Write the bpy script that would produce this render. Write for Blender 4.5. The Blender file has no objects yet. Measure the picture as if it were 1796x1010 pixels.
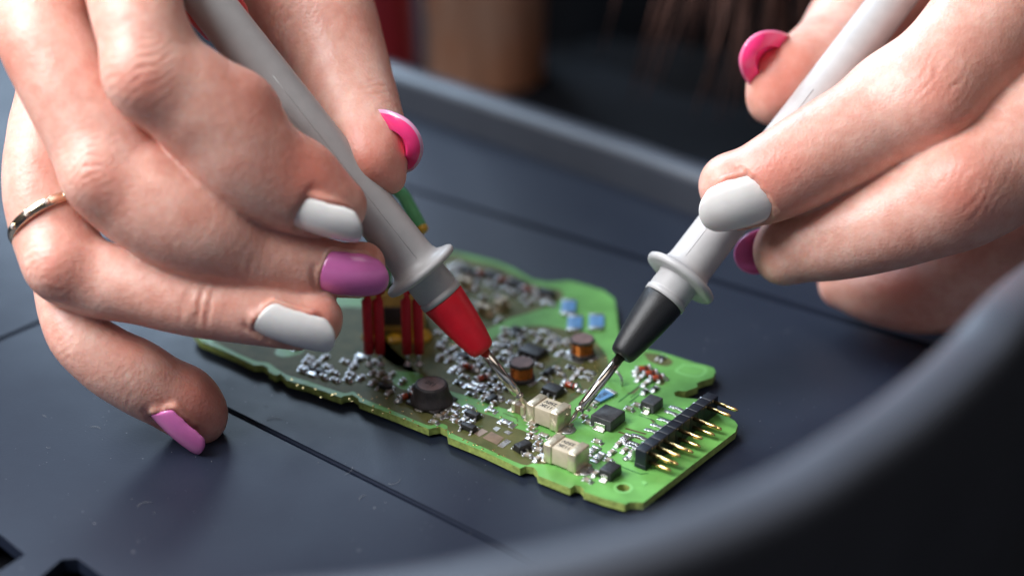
import bpy, bmesh, math, random
import numpy as np
import openvdb
from mathutils import Vector, Matrix
random.seed(7)
SC = bpy.context.scene
MM = 0.001                                   # everything below is written in millimetres

# ------------------------------------------------------------------ camera
PITCH = math.radians(27.0)
S_, C_ = math.sin(PITCH), math.cos(PITCH)
FPX = 3000.0                                 # focal length in pixels of the 1796 px wide photograph
CAM_H = 345.0 * (S_ + 0.08 * C_)
cam = bpy.data.cameras.new('camera')
cam.sensor_width = 36.0
cam.lens = FPX * 36.0 / 1796.0
cam.clip_start = 0.01
cam.clip_end = 50.0
cam.dof.use_dof = True
cam.dof.focus_distance = 0.341
cam.dof.aperture_fstop = 5.4
cam_o = bpy.data.objects.new('camera', cam)
SC.collection.objects.link(cam_o)
cam_o.location = (0, 0, CAM_H * MM)
cam_o.rotation_euler = (math.pi / 2 - PITCH, 0, 0)
SC.camera = cam_o

# ------------------------------------------------------------------ world, lamps, exposure
world = bpy.data.worlds.new('World')
SC.world = world
world.use_nodes = True
bg = world.node_tree.nodes['Background']
bg.inputs[0].default_value = (0.56, 0.53, 0.54, 1)
bg.inputs[1].default_value = 0.10

def area_light(name, loc, target, sx, sy, watts, col):
    l = bpy.data.lights.new(name, 'AREA')
    l.shape = 'RECTANGLE'; l.size = sx * MM; l.size_y = sy * MM
    l.energy = watts; l.color = col
    o = bpy.data.objects.new(name, l)
    SC.collection.objects.link(o)
    o.location = Vector(loc) * MM
    d = Vector(target) - Vector(loc)
    o.rotation_euler = d.to_track_quat('-Z', 'Y').to_euler()
    return o

area_light('window_light', (-430, 215, 500), (0, 300, 20), 400, 380, 8.2, (0.97, 0.98, 1.0))
area_light('back_window_light', (-430, 1000, 560), (-40, 290, 0), 700, 420, 13.5, (0.62, 0.80, 1.0))
area_light('overhead_fill', (60, 100, 900), (0, 300, 0), 600, 400, 1.2, (1.0, 0.93, 0.87))  # added overhead fill, stands in for ambient room light

SC.view_settings.view_transform = 'Standard'
SC.view_settings.look = 'None'
SC.view_settings.exposure = 0.0
SC.view_settings.gamma = 1.0
SC.render.engine = 'CYCLES'
SC.cycles.use_denoising = True
SC.cycles.max_bounces = 8

# ------------------------------------------------------------------ helpers
CAM = np.array([0, 0, CAM_H])
FWD = np.array([0, C_, -S_]); UP = np.array([0, S_, C_]); RIGHT = np.array([1.0, 0, 0])

def at(px, py, D):
    """point in mm seen at a photograph pixel, D mm deep"""
    return CAM + D * (FWD + (px - 898) / FPX * RIGHT - (py - 505) / FPX * UP)

def pl(px, py, z=0.0):
    v = (py - 505) / FPX
    return at(px, py, (CAM_H - z) / (S_ + v * C_))

def camdir(x, y, t):
    """direction from camera-frame components: right, up, toward the camera"""
    v = x * RIGHT + y * UP - t * FWD
    return v / np.linalg.norm(v)

def unit(v):
    v = np.asarray(v, float)
    return v / np.linalg.norm(v)

def setp(o, label=None, cat=None, group=None, kind=None):
    if label: o['label'] = label
    if cat: o['category'] = cat
    if group: o['group'] = group
    if kind: o['kind'] = kind
    return o

def link(o, parent=None):
    SC.collection.objects.link(o)
    if parent is not None:
        o.parent = parent
        o.matrix_parent_inverse = Matrix.Translation(-parent_world(parent))
    return o

def parent_world(p):
    return Vector(p.get('_w', (0, 0, 0)))

def empty(name, loc, label=None, cat=None, group=None):
    o = bpy.data.objects.new(name, None)
    o.empty_display_size = 0.01
    o.location = Vector(loc) * MM
    SC.collection.objects.link(o)
    o['_w'] = tuple(Vector(loc) * MM)
    return setp(o, label, cat, group)

def mesh_np(name, verts, faces, mats, smooth=True, midx=None):
    me = bpy.data.meshes.new(name)
    me.from_pydata([tuple(v) for v in np.asarray(verts, float) * MM], [], [tuple(int(i) for i in f) for f in faces])
    for m in (mats if isinstance(mats, (list, tuple)) else [mats]):
        me.materials.append(m)
    if smooth:
        me.polygons.foreach_set('use_smooth', [True] * len(me.polygons))
    if midx is not None:
        me.polygons.foreach_set('material_index', midx)
    me.update()
    return me

def obj(name, me, parent=None, loc=None, rz=0.0):
    o = bpy.data.objects.new(name, me)
    if loc is not None:
        o.location = Vector(loc) * MM
        o.rotation_euler = (0, 0, rz)
    link(o, parent)
    return o

class MB:
    """collects simple shapes (mm) into one mesh"""
    def __init__(s):
        s.v = []; s.f = []; s.m = []; s.sm = []
    def add(s, verts, faces, m=0, smooth=False):
        n = len(s.v)
        s.v += [tuple(map(float, p)) for p in verts]
        for f in faces:
            s.f.append(tuple(i + n for i in f)); s.m.append(m); s.sm.append(smooth)
    def box(s, c, d, m=0, bev=0.0, top=1.0):
        """box, optionally with chamfered top/edges; top<1 tapers it"""
        cx, cy, cz = c; x, y, z = d[0] / 2, d[1] / 2, d[2] / 2
        if bev <= 0:
            v = [(cx + sx * x * (top if k else 1), cy + sy * y * (top if k else 1), cz + (z if k else -z)) for k in (0, 1) for sx, sy in ((-1, -1), (1, -1), (1, 1), (-1, 1))]
            f = [(3, 2, 1, 0), (4, 5, 6, 7), (0, 1, 5, 4), (1, 2, 6, 5), (2, 3, 7, 6), (3, 0, 4, 7)]
            s.add(v, f, m)
        else:
            bm = bmesh.new()
            bmesh.ops.create_cube(bm, size=1.0)
            for q in bm.verts:
                k = top if q.co.z > 0 else 1
                q.co = Vector((q.co.x * d[0] * k, q.co.y * d[1] * k, q.co.z * d[2]))
            bmesh.ops.bevel(bm, geom=bm.edges[:], offset=bev, segments=2, affect='EDGES', profile=0.6)
            bm.verts.index_update()
            s.add([(q.co.x + cx, q.co.y + cy, q.co.z + cz) for q in bm.verts], [[q.index for q in f.verts] for f in bm.faces], m, True)
            bm.free()
    def lathe(s, prof, o=(0, 0, 0), ax=(0, 0, 1), n=24, m=0, smooth=True, caps=True):
        """prof: list of (radius, height) along the axis"""
        ax = unit(ax); t = unit(np.cross(ax, (0.3, 0.9, 0.2))); b = np.cross(ax, t); o = np.asarray(o, float)
        v = []
        for r, h in prof:
            for k in range(n):
                a = 2 * math.pi * k / n
                v.append(o + ax * h + r * (math.cos(a) * t + math.sin(a) * b))
        f = []
        for i in range(len(prof) - 1):
            for k in range(n):
                k2 = (k + 1) % n
                f.append((i * n + k, i * n + k2, (i + 1) * n + k2, (i + 1) * n + k))
        if caps:
            f.append(tuple(range(n - 1, -1, -1))); f.append(tuple((len(prof) - 1) * n + k for k in range(n)))
        s.add(v, f, m, smooth)
    def tube(s, pts, r, n=10, m=0):
        pts = [np.asarray(p, float) for p in pts]
        up = np.array([0.13, 0.2, 0.97]); v = []; f = []
        rs = r if isinstance(r, (list, tuple)) else [r] * len(pts)
        for i, p in enumerate(pts):
            d = unit(pts[min(i + 1, len(pts) - 1)] - pts[max(i - 1, 0)])
            t = unit(np.cross(d, up)); b = np.cross(d, t)
            for k in range(n):
                a = 2 * math.pi * k / n
                v.append(p + rs[i] * (math.cos(a) * t + math.sin(a) * b))
        for i in range(len(pts) - 1):
            for k in range(n):
                k2 = (k + 1) % n
                f.append((i * n + k, (i + 1) * n + k, (i + 1) * n + k2, i * n + k2))
        f.append(tuple(range(n))); f.append(tuple((len(pts) - 1) * n + k for k in range(n - 1, -1, -1)))
        s.add(v, f, m, True)
    def mesh(s, name, mats):
        me = bpy.data.meshes.new(name)
        me.from_pydata([(a * MM, b * MM, c * MM) for a, b, c in s.v], [], s.f)
        for q in (mats if isinstance(mats, (list, tuple)) else [mats]):
            me.materials.append(q)
        me.polygons.foreach_set('material_index', s.m)
        me.polygons.foreach_set('use_smooth', s.sm)
        me.update()
        bm = bmesh.new(); bm.from_mesh(me); bmesh.ops.recalc_face_normals(bm, faces=bm.faces[:]); bm.to_mesh(me); bm.free()
        return me
    def build(s, name, mats, parent=None, loc=None, rz=0.0):
        return obj(name, s.mesh(name, mats), parent, loc, rz)

def spline(pts, n):
    """Catmull-Rom through rows of pts (any dimension), n samples per span"""
    p = np.asarray(pts, float)
    q = np.vstack([2 * p[0] - p[1], p, 2 * p[-1] - p[-2]])
    out = []
    for i in range(len(p) - 1):
        a, b, c, d = q[i], q[i + 1], q[i + 2], q[i + 3]
        for t in np.linspace(0, 1, n, endpoint=False):
            out.append(0.5 * (2 * b + (c - a) * t + (2 * a - 5 * b + 4 * c - d) * t * t + (3 * b - a - 3 * c + d) * t ** 3))
    out.append(p[-1])
    return np.array(out)

# ------------------------------------------------------------------ materials
def mat(name, col, rough=0.5, metal=0.0, var=0.0, vscale=300.0, bump=0.0, bscale=2000.0, coat=0.0, spec=0.5, rvar=0.0, trans=0.0, col2=None, sss=0.0, sssr=(1, .4, .25), sheen=0.0):
    m = bpy.data.materials.new(name); m.use_nodes = True
    nt = m.node_tree; b = nt.nodes['Principled BSDF']
    b.inputs['Base Color'].default_value = (*col, 1)
    b.inputs['Roughness'].default_value = rough
    b.inputs['Metallic'].default_value = metal
    b.inputs['Specular IOR Level'].default_value = spec
    b.inputs['Coat Weight'].default_value = coat
    b.inputs['Coat Roughness'].default_value = 0.12
    b.inputs['Transmission Weight'].default_value = trans
    b.inputs['Sheen Weight'].default_value = sheen
    if sss:
        b.inputs['Subsurface Weight'].default_value = sss
        b.inputs['Subsurface Radius'].default_value = sssr
        b.inputs['Subsurface Scale'].default_value = 0.001
    tc = nt.nodes.new('ShaderNodeTexCoord')
    if var or rvar or col2:
        nz = nt.nodes.new('ShaderNodeTexNoise'); nz.inputs['Scale'].default_value = vscale; nz.inputs['Detail'].default_value = 5
        nt.links.new(tc.outputs['Object'], nz.inputs['Vector'])
        r = nt.nodes.new('ShaderNodeValToRGB')
        c2 = col2 or tuple(min(1, c * (1 + var)) for c in col)
        c1 = col if col2 else tuple(c * (1 - var) for c in col)
        r.color_ramp.elements[0].position = 0.32; r.color_ramp.elements[1].position = 0.68
        r.color_ramp.elements[0].color = (*c1, 1); r.color_ramp.elements[1].color = (*c2, 1)
        nt.links.new(nz.outputs['Fac'], r.inputs['Fac']); nt.links.new(r.outputs['Color'], b.inputs['Base Color'])
        if rvar:
            mr = nt.nodes.new('ShaderNodeMapRange')
            mr.inputs['From Min'].default_value = 0.3; mr.inputs['From Max'].default_value = 0.7
            mr.inputs['To Min'].default_value = max(0.02, rough - rvar); mr.inputs['To Max'].default_value = min(1, rough + rvar)
            nt.links.new(nz.outputs['Fac'], mr.inputs['Value']); nt.links.new(mr.outputs['Result'], b.inputs['Roughness'])
    if bump:
        n2 = nt.nodes.new('ShaderNodeTexNoise'); n2.inputs['Scale'].default_value = bscale; n2.inputs['Detail'].default_value = 3
        nt.links.new(tc.outputs['Object'], n2.inputs['Vector'])
        bp = nt.nodes.new('ShaderNodeBump'); bp.inputs['Strength'].default_value = bump; bp.inputs['Distance'].default_value = 0.0003
        nt.links.new(n2.outputs['Fac'], bp.inputs['Height']); nt.links.new(bp.outputs['Normal'], b.inputs['Normal'])
    return m

M = {}
M['probe_grey'] = mat('probe_grey', (0.50, 0.49, 0.49), 0.42, var=0.05, bump=0.05, bscale=3000)
M['probe_red'] = mat('probe_red', (0.70, 0.008, 0.022), 0.42, var=0.08, bump=0.12, bscale=2500)
M['probe_black'] = mat('probe_black', (0.014, 0.014, 0.016), 0.40, bump=0.28, bscale=4200)
M['steel'] = mat('steel', (0.62, 0.56, 0.50), 0.16, 1.0, rvar=0.06, vscale=900)
M['tray'] = None
M['green'] = mat('solder_mask_green', (0.145, 0.385, 0.09), 0.44, spec=0.35, var=0.18, vscale=160, bump=0.03, bscale=900, rvar=0.06)
M['olive'] = mat('solder_mask_olive', (0.080, 0.094, 0.028), 0.58, spec=0.25, vscale=260, col2=(0.145, 0.14, 0.05), bump=0.05, bscale=900)
M['dark_green'] = mat('solder_mask_dark_green', (0.03, 0.14, 0.04), 0.35, var=0.2, vscale=260)
M['board_edge'] = mat('board_edge', (0.32, 0.40, 0.10), 0.6, var=0.3, vscale=900, bump=0.2)
M['solder'] = mat('solder', (0.66, 0.66, 0.68), 0.33, 1.0, bump=0.4, bscale=1800, rvar=0.1, vscale=900)
M['tin'] = mat('tin', (0.66, 0.64, 0.60), 0.27, 1.0, rvar=0.1, vscale=700)
M['gold'] = mat('gold_pin', (0.83, 0.58, 0.24), 0.2, 1.0, rvar=0.08, vscale=600)
M['jewel_gold'] = mat('jewel_gold', (0.86, 0.72, 0.54), 0.16, 1.0, rvar=0.05, vscale=600)
M['epoxy'] = mat('black_epoxy', (0.018, 0.017, 0.018), 0.42, var=0.35, vscale=500, bump=0.25, bscale=2500)
M['epoxy_dusty'] = mat('dusty_epoxy', (0.018, 0.018, 0.02), 0.5, vscale=350, col2=(0.07, 0.07, 0.075), bump=0.3, bscale=2200)
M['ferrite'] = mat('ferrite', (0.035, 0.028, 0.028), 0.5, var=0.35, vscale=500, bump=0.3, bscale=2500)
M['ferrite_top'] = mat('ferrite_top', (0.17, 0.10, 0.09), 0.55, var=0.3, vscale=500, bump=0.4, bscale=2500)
M['copper'] = mat('copper_wire', (0.52, 0.17, 0.03), 0.26, 0.75, var=0.25, vscale=600)
M['ceramic'] = mat('ceramic_beige', (0.56, 0.48, 0.35), 0.45, var=0.08, vscale=500)
M['cap_end'] = mat('capacitor_terminal', (0.66, 0.57, 0.42), 0.3, 0.6, var=0.12, vscale=700, bump=0.2, bscale=1500)
M['cap_brown'] = mat('chip_brown', (0.24, 0.16, 0.10), 0.45, var=0.2, vscale=500)
M['blue'] = mat('resistor_blue', (0.13, 0.30, 0.55), 0.35, var=0.12, vscale=500)
M['ink'] = mat('ink', (0.02, 0.02, 0.025), 0.6)
M['glass_red'] = mat('glass_red', (0.42, 0.06, 0.02), 0.12, coat=0.8, var=0.25, vscale=900)
M['header'] = mat('header_plastic', (0.010, 0.013, 0.022), 0.45, bump=0.1, bscale=2500)
M['red_tube'] = mat('red_sleeve', (0.58, 0.010, 0.025), 0.5, var=0.1, vscale=400)
M['green_tube'] = mat('green_sleeve', (0.10, 0.42, 0.16), 0.45, var=0.1, vscale=400)
M['yellow'] = mat('yellow_tape', (0.56, 0.40, 0.10), 0.4, var=0.2, vscale=250)
M['yellow_glue'] = mat('yellow_glue', (0.62, 0.36, 0.02), 0.25, var=0.2, vscale=250, coat=0.4)
M['pad'] = mat('silver_pad', (0.60, 0.58, 0.54), 0.3, 0.9, rvar=0.1, vscale=500)
M['copper_pad'] = mat('tan_pad', (0.36, 0.26, 0.20), 0.35, 0.4, var=0.15, vscale=500)
M['silk'] = mat('pale_green_print', (0.20, 0.50, 0.14), 0.5)
M['trace_light'] = mat('trace_olive_green', (0.10, 0.16, 0.04), 0.36, var=0.2)
M['chip_grey'] = mat('chip_grey', (0.36, 0.31, 0.25), 0.4, var=0.15, vscale=600)
M['trace'] = mat('trace_brown', (0.10, 0.09, 0.035), 0.4, var=0.2)
M['nail_white'] = mat('nail_polish_white', (0.86, 0.83, 0.81), 0.2, coat=0.5, var=0.03, vscale=300, bump=0.04, bscale=400, sss=0.15)
M['nail_pink'] = mat('nail_polish_pink', (0.74, 0.19, 0.50), 0.22, coat=0.6, var=0.05, vscale=300, bump=0.04, bscale=400, sss=0.1)
M['nail_lilac'] = mat('nail_polish_lilac', (0.72, 0.36, 0.55), 0.25, coat=0.5, var=0.05, sss=0.1)
M['nail_under'] = mat('nail_underside_hot_pink', (1.0, 0.05, 0.24), 0.3, coat=0.3, var=0.03, sss=0.5)  # pink deepened to stand in for light shining through the nail
M['nail_hot'] = mat('nail_polish_hot_pink', (0.95, 0.22, 0.42), 0.25, coat=0.5, var=0.05, sss=0.2)
M['stone'] = mat('clear_stone', (0.95, 0.95, 1.0), 0.03, trans=0.6, spec=0.9)
M['shirt'] = mat('black_fabric', (0.005, 0.005, 0.006), 0.9, spec=0.08, var=0.3, vscale=40, bump=0.3, bscale=600)
M['hair'] = mat('brown_hair', (0.13, 0.065, 0.05), 0.45, var=0.5, vscale=60)
M['tan'] = mat('tan_cloth', (0.46, 0.36, 0.30), 0.8, vscale=18, col2=(0.48, 0.20, 0.10), bump=0.3, bscale=300)
M['red_bar'] = mat('red_plastic', (0.32, 0.02, 0.03), 0.5, var=0.1)
M['grey_wall'] = mat('grey_wall', (0.05, 0.055, 0.06), 0.8, var=0.2, vscale=10)
M['under'] = mat('table_below', (0.008, 0.009, 0.012), 0.8, spec=0.1, var=0.2, vscale=20)

def tray_mat():
    m = mat('black_tray_plastic', (0.009, 0.014, 0.030), 0.50, bump=0.10, bscale=1800, spec=0.45)
    nt = m.node_tree; b = nt.nodes['Principled BSDF']; tc = [n for n in nt.nodes if n.type == 'TEX_COORD'][0]
    # dust: fine flecks, smudges and a soft haze of wear
    vo = nt.nodes.new('ShaderNodeTexVoronoi'); vo.inputs['Scale'].default_value = 300; vo.inputs['Randomness'].default_value = 1
    nt.links.new(tc.outputs['Object'], vo.inputs['Vector'])
    r1 = nt.nodes.new('ShaderNodeMapRange'); r1.inputs['From Min'].default_value = 0.055; r1.inputs['From Max'].default_value = 0.03
    nt.links.new(vo.outputs['Distance'], r1.inputs['Value'])
    nz = nt.nodes.new('ShaderNodeTexNoise'); nz.inputs['Scale'].default_value = 26; nz.inputs['Detail'].default_value = 6
    nt.links.new(tc.outputs['Object'], nz.inputs['Vector'])
    r2 = nt.nodes.new('ShaderNodeMapRange'); r2.inputs['From Min'].default_value = 0.46; r2.inputs['From Max'].default_value = 0.64
    nt.links.new(nz.outputs['Fac'], r2.inputs['Value'])
    mu = nt.nodes.new('ShaderNodeMath'); mu.operation = 'MULTIPLY'
    nt.links.new(r1.outputs['Result'], mu.inputs[0]); nt.links.new(r2.outputs['Result'], mu.inputs[1])
    n3 = nt.nodes.new('ShaderNodeTexNoise'); n3.inputs['Scale'].default_value = 9; n3.inputs['Detail'].default_value = 8; n3.inputs['Roughness'].default_value = 0.7
    nt.links.new(tc.outputs['Object'], n3.inputs['Vector'])
    r3 = nt.nodes.new('ShaderNodeMapRange'); r3.inputs['From Min'].default_value = 0.3; r3.inputs['From Max'].default_value = 0.7; r3.inputs['To Min'].default_value = 0.40; r3.inputs['To Max'].default_value = 0.62
    nt.links.new(n3.outputs['Fac'], r3.inputs['Value']); nt.links.new(r3.outputs['Result'], b.inputs['Roughness'])
    mx = nt.nodes.new('ShaderNodeMix'); mx.data_type = 'RGBA'
    mx.inputs[6].default_value = (0.009, 0.014, 0.030, 1); mx.inputs[7].default_value = (0.45, 0.46, 0.48, 1)
    nt.links.new(mu.outputs['Value'], mx.inputs[0]); nt.links.new(mx.outputs[2], b.inputs['Base Color'])
    return m
M['tray'] = tray_mat()
M['rim'] = mat('grey_rim_plastic', (0.060, 0.067, 0.086), 0.42, spec=0.7, bump=0.1, bscale=1800, var=0.08, vscale=60)

def skin_mat():
    m = bpy.data.materials.new('skin'); m.use_nodes = True
    nt = m.node_tree; b = nt.nodes['Principled BSDF']; L = nt.links.new
    tc = nt.nodes.new('ShaderNodeTexCoord')
    at_ = nt.nodes.new('ShaderNodeAttribute'); at_.attribute_name = 'flush'
    nz = nt.nodes.new('ShaderNodeTexNoise'); nz.inputs['Scale'].default_value = 75; nz.inputs['Detail'].default_value = 6; nz.inputs['Roughness'].default_value = 0.6
    L(tc.outputs['Object'], nz.inputs['Vector'])
    r = nt.nodes.new('ShaderNodeValToRGB')
    r.color_ramp.elements[0].position = 0.30; r.color_ramp.elements[0].color = (0.635, 0.28, 0.21, 1)
    r.color_ramp.elements[1].position = 0.70; r.color_ramp.elements[1].color = (0.835, 0.545, 0.455, 1)
    e = r.color_ramp.elements.new(0.5); e.color = (0.75, 0.405, 0.325, 1)
    n0 = nt.nodes.new('ShaderNodeTexNoise'); n0.inputs['Scale'].default_value = 420; n0.inputs['Detail'].default_value = 5
    L(tc.outputs['Object'], n0.inputs['Vector'])
    mm = nt.nodes.new('ShaderNodeMix'); mm.data_type = 'FLOAT'; mm.inputs[0].default_value = 0.38
    L(nz.outputs['Fac'], mm.inputs[2]); L(n0.outputs['Fac'], mm.inputs[3])
    L(mm.outputs[0], r.inputs['Fac'])
    mx = nt.nodes.new('ShaderNodeMix'); mx.data_type = 'RGBA'
    mx.inputs[7].default_value = (0.70, 0.21, 0.15, 1)
    L(r.outputs['Color'], mx.inputs[6]); L(at_.outputs['Fac'], mx.inputs[0]); L(mx.outputs[2], b.inputs['Base Color'])
    b.inputs['Roughness'].default_value = 0.42
    b.inputs['Specular IOR Level'].default_value = 0.45
    b.inputs['Subsurface Weight'].default_value = 0.5
    b.inputs['Subsurface Radius'].default_value = (1.0, 0.35, 0.2)
    b.inputs['Subsurface Scale'].default_value = 0.0028
    # fine skin grain: two sizes of cells plus noise
    v1 = nt.nodes.new('ShaderNodeTexVoronoi'); v1.inputs['Scale'].default_value = 1500
    v2 = nt.nodes.new('ShaderNodeTexNoise'); v2.inputs['Scale'].default_value = 900; v2.inputs['Detail'].default_value = 4
    L(tc.outputs['Object'], v1.inputs['Vector']); L(tc.outputs['Object'], v2.inputs['Vector'])
    ad = nt.nodes.new('ShaderNodeMath'); ad.operation = 'MULTIPLY_ADD'; ad.inputs[1].default_value = 0.5
    L(v1.outputs['Distance'], ad.inputs[0]); L(v2.outputs['Fac'], ad.inputs[2])
    bp = nt.nodes.new('ShaderNodeBump'); bp.inputs['Strength'].default_value = 0.42; bp.inputs['Distance'].default_value = 0.0002
    L(ad.outputs['Value'], bp.inputs['Height']); L(bp.outputs['Normal'], b.inputs['Normal'])
    return m
M['skin'] = skin_mat()

# ------------------------------------------------------------------ the tray: floor panels, rim
FLOOR_Z = -2.3
def prism(poly, z0, z1, bev=0.0):
    bm = bmesh.new()
    vs = [bm.verts.new((p[0], p[1], z1)) for p in poly]
    f = bm.faces.new(vs)
    if f.normal.z < 0: f.normal_flip()
    r = bmesh.ops.extrude_face_region(bm, geom=[f])
    for v in [g for g in r['geom'] if isinstance(g, bmesh.types.BMVert)]: v.co.z = z1
    for v in vs: v.co.z = z0
    bmesh.ops.recalc_face_normals(bm, faces=bm.faces[:])
    if bev:
        es = [e for e in bm.edges if all(abs(v.co.z - z1) < 1e-6 for v in e.verts)]
        bmesh.ops.bevel(bm, geom=es, offset=bev, segments=2, affect='EDGES')
    bm.verts.index_update()
    out = [tuple(v.co) for v in bm.verts], [[v.index for v in q.verts] for q in bm.faces]
    bm.free()
    return out

def lerp2(a, b, t): return (a[0] + (b[0] - a[0]) * t, a[1] + (b[1] - a[1]) * t)

def fill(loops, z0, z1, mats, name, parent=None, side_m=0):
    """flat piece from outline loops (first outer, rest holes), z0..z1"""
    bm = bmesh.new(); es = []
    for lp in loops:
        vs = [bm.verts.new((p[0], p[1], z1)) for p in lp]
        for i in range(len(vs)): es.append(bm.edges.new((vs[i], vs[(i + 1) % len(vs)])))
    bmesh.ops.triangle_fill(bm, use_beauty=True, use_dissolve=False, edges=es)
    top = bm.faces[:]
    r = bmesh.ops.extrude_face_region(bm, geom=top)
    for v in [g for g in r['geom'] if isinstance(g, bmesh.types.BMVert)]: v.co.z = z0
    bmesh.ops.recalc_face_normals(bm, faces=bm.faces[:])
    for f in bm.faces:
        f.material_index = side_m if abs(f.normal.z) < 0.5 else 0
    me = bpy.data.meshes.new(name)
    for v in bm.verts: v.co *= MM
    bm.to_mesh(me); bm.free()
    for q in mats: me.materials.append(q)
    return obj(name, me, parent)

# the two seams seen in the floor and the cross seam at the left
g1a, g1b = pl(400, 720, FLOOR_Z)[:2], pl(880, 960, FLOOR_Z)[:2]
g2a, g2b = pl(730, 335, FLOOR_Z)[:2], pl(1560, 585, FLOOR_Z)[:2]
n1 = unit([-(g1b - g1a)[1], (g1b - g1a)[0]]); n2 = unit([-(g2b - g2a)[1], (g2b - g2a)[0]])
d1 = unit(g1b - g1a); d2 = unit(g2b - g2a)
tray = empty('tray', (0, 300, FLOOR_Z), 'black plastic tray with curved raised rim holding the circuit board', 'tray')
x1 = g1a - 62 * d1                        # left end of seam 1, where the cross seam meets it
x2 = g2a - 78 * d2
G = 0.55
def panel(poly, name='floor_panel', z1=FLOOR_Z):
    v, f = prism(poly, z1 - 3.0, z1, 0.5)
    mb = MB(); mb.add(v, f, 0, False)
    return mb.build(name, [M['tray']], tray)
cross = unit(x1 - x2)
PANEL_A = [x1 + n1 * -G * 1 + d1 * G, g1b + d1 * 160 - n1 * G, g1b + d1 * 160 - n1 * 130, x1 - n1 * 150 + d1 * 30, x1 - n1 * 150 - d1 * 60, x1 - n1 * 26 - d1 * 60, x1 - n1 * 26 + d1 * G]
SLOTS = [[(-60, 902), (0, 936), (44, 972), (0, 1000), (-60, 1030)], [(70, 1012), (108, 980), (136, 979), (182, 1012), (230, 1050), (40, 1050)]]
panel([x1 + n1 * G + d1 * G, g1b + d1 * 160 + n1 * G, g2b + d2 * 90 - n2 * G, x2 - n2 * G + d2 * G])
panel([x2 + n2 * G + d2 * G, g2b + d2 * 90 + n2 * G, g2b + d2 * 90 + n2 * 62, x2 + n2 * 62 + d2 * G])
panel([x1 - d1 * G - n1 * 25, x1 - d1 * G, x2 - d2 * G, x2 + n2 * 62 - d2 * G, x2 + n2 * 62 - d2 * 240, x1 - d1 * 190 - n1 * 25])
fill([[tuple(p) for p in PANEL_A]] + [[tuple(pl(x, y, FLOOR_Z)[:2]) for x, y in q] for q in SLOTS], FLOOR_Z - 3.0, FLOOR_Z, [M['tray']], 'floor_panel', tray)
# base below the panels, closes the seams
mb = MB(); mb.box((-60, 330, FLOOR_Z - 9.6), (520, 420, 1.0)); mb.build('base', [M['under']], tray)

def rim():
    # centre line of the rim top: (x, y, z top); far bar low, near bar high
    far = [pl(px, py, 8)[:2] for px, py in ((300, -8), (500, 62), (700, 124), (900, 188), (1100, 254), (1290, 318))]
    near = [pl(px, py, 62)[:2] for px, py in ((1800, 500), (1700, 612), (1600, 700), (1500, 770), (1400, 832), (1250, 900), (1080, 955), (900, 995), (560, 1050))]
    pts = [(*(2 * far[0] - far[1]), 9)] + [(*p, 9) for p in far] + [(96, 372, 12), (118, 345, 22), (112, 300, 42)] + [(*p, 62) for p in near]
    e = near[-1]
    pts += [(e[0] - 60, e[1] - 6, 62), (e[0] - 130, e[1] + 20, 60), (e[0] - 170, e[1] + 80, 58)]
    sp = spline(pts, 10)
    prof = [(-5.0, -70), (-5.0, -3.2), (-4.4, -1.4), (-2.9, -0.35), (0, 0.2), (2.9, -0.35), (4.4, -1.4), (5.0, -3.2), (6.5, -70)]
    v = []; f = []; n = len(prof)
    for i, p in enumerate(sp):
        d = sp[min(i + 1, len(sp) - 1)] - sp[max(i - 1, 0)]
        t = unit([-d[1], d[0]])
        for a, z in prof:
            zz = p[2] + z if z > -50 else -75
            v.append((p[0] + t[0] * a, p[1] + t[1] * a, zz))
    for i in range(len(sp) - 1):
        for k in range(n - 1):
            f.append((i * n + k, i * n + k + 1, (i + 1) * n + k + 1, (i + 1) * n + k))
    mb = MB(); mb.add(v, f, 0, True)
    mb.build('rim', [M['rim']], tray)
rim()
mb = MB(); mb.box((0, 600, -76), (3000, 2600, 2)); setp(mb.build('table_surface', [M['under']]), kind='structure')

# ------------------------------------------------------------------ blurred background
def blob_mesh(name, loc, rad, matl, seed=0, amp=0.15):
    bm = bmesh.new(); bmesh.ops.create_icosphere(bm, subdivisions=4, radius=1)
    rs = np.random.RandomState(seed); ph = rs.rand(6, 4) * 6
    for v in bm.verts:
        c = v.co; k = 1 + amp * sum(math.sin(3.1 * (i + 1) * (c.x * p[0] + c.y * p[1] + c.z * p[2]) / 6 + p[3]) for i, p in enumerate(ph)) / 3
        v.co = Vector((c.x * rad[0], c.y * rad[1], c.z * rad[2])) * k
    for f in bm.faces: f.smooth = True
    me = bpy.data.meshes.new(name)
    for v in bm.verts: v.co = (v.co + Vector(loc)) * MM
    bm.to_mesh(me); bm.free(); me.materials.append(matl)
    return me

person = empty('person', (90, 640, -75), 'blurred person in black clothes with brown hair behind the tray', 'person')
obj('torso', blob_mesh('torso', (190, 650, 0), (180, 150, 280), M['shirt'], 3, 0.1), person)
for wr, el, sh in ((at(330, -560, 404), (-250, 500, 120), (-360, 520, 110)), (at(2230, -370, 376), (300, 540, 140), (270, 660, 240))):
    mb = MB(); mb.tube(list(spline([wr, (np.asarray(wr) * 0.5 + np.asarray(el) * 0.5) + np.array([0, 0, 12]), el, sh], 8)), [31 + 20 * min(1, q / 14) for q in range(25)], 24)
    mb.build('sleeve', [M['shirt']], person)
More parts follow.
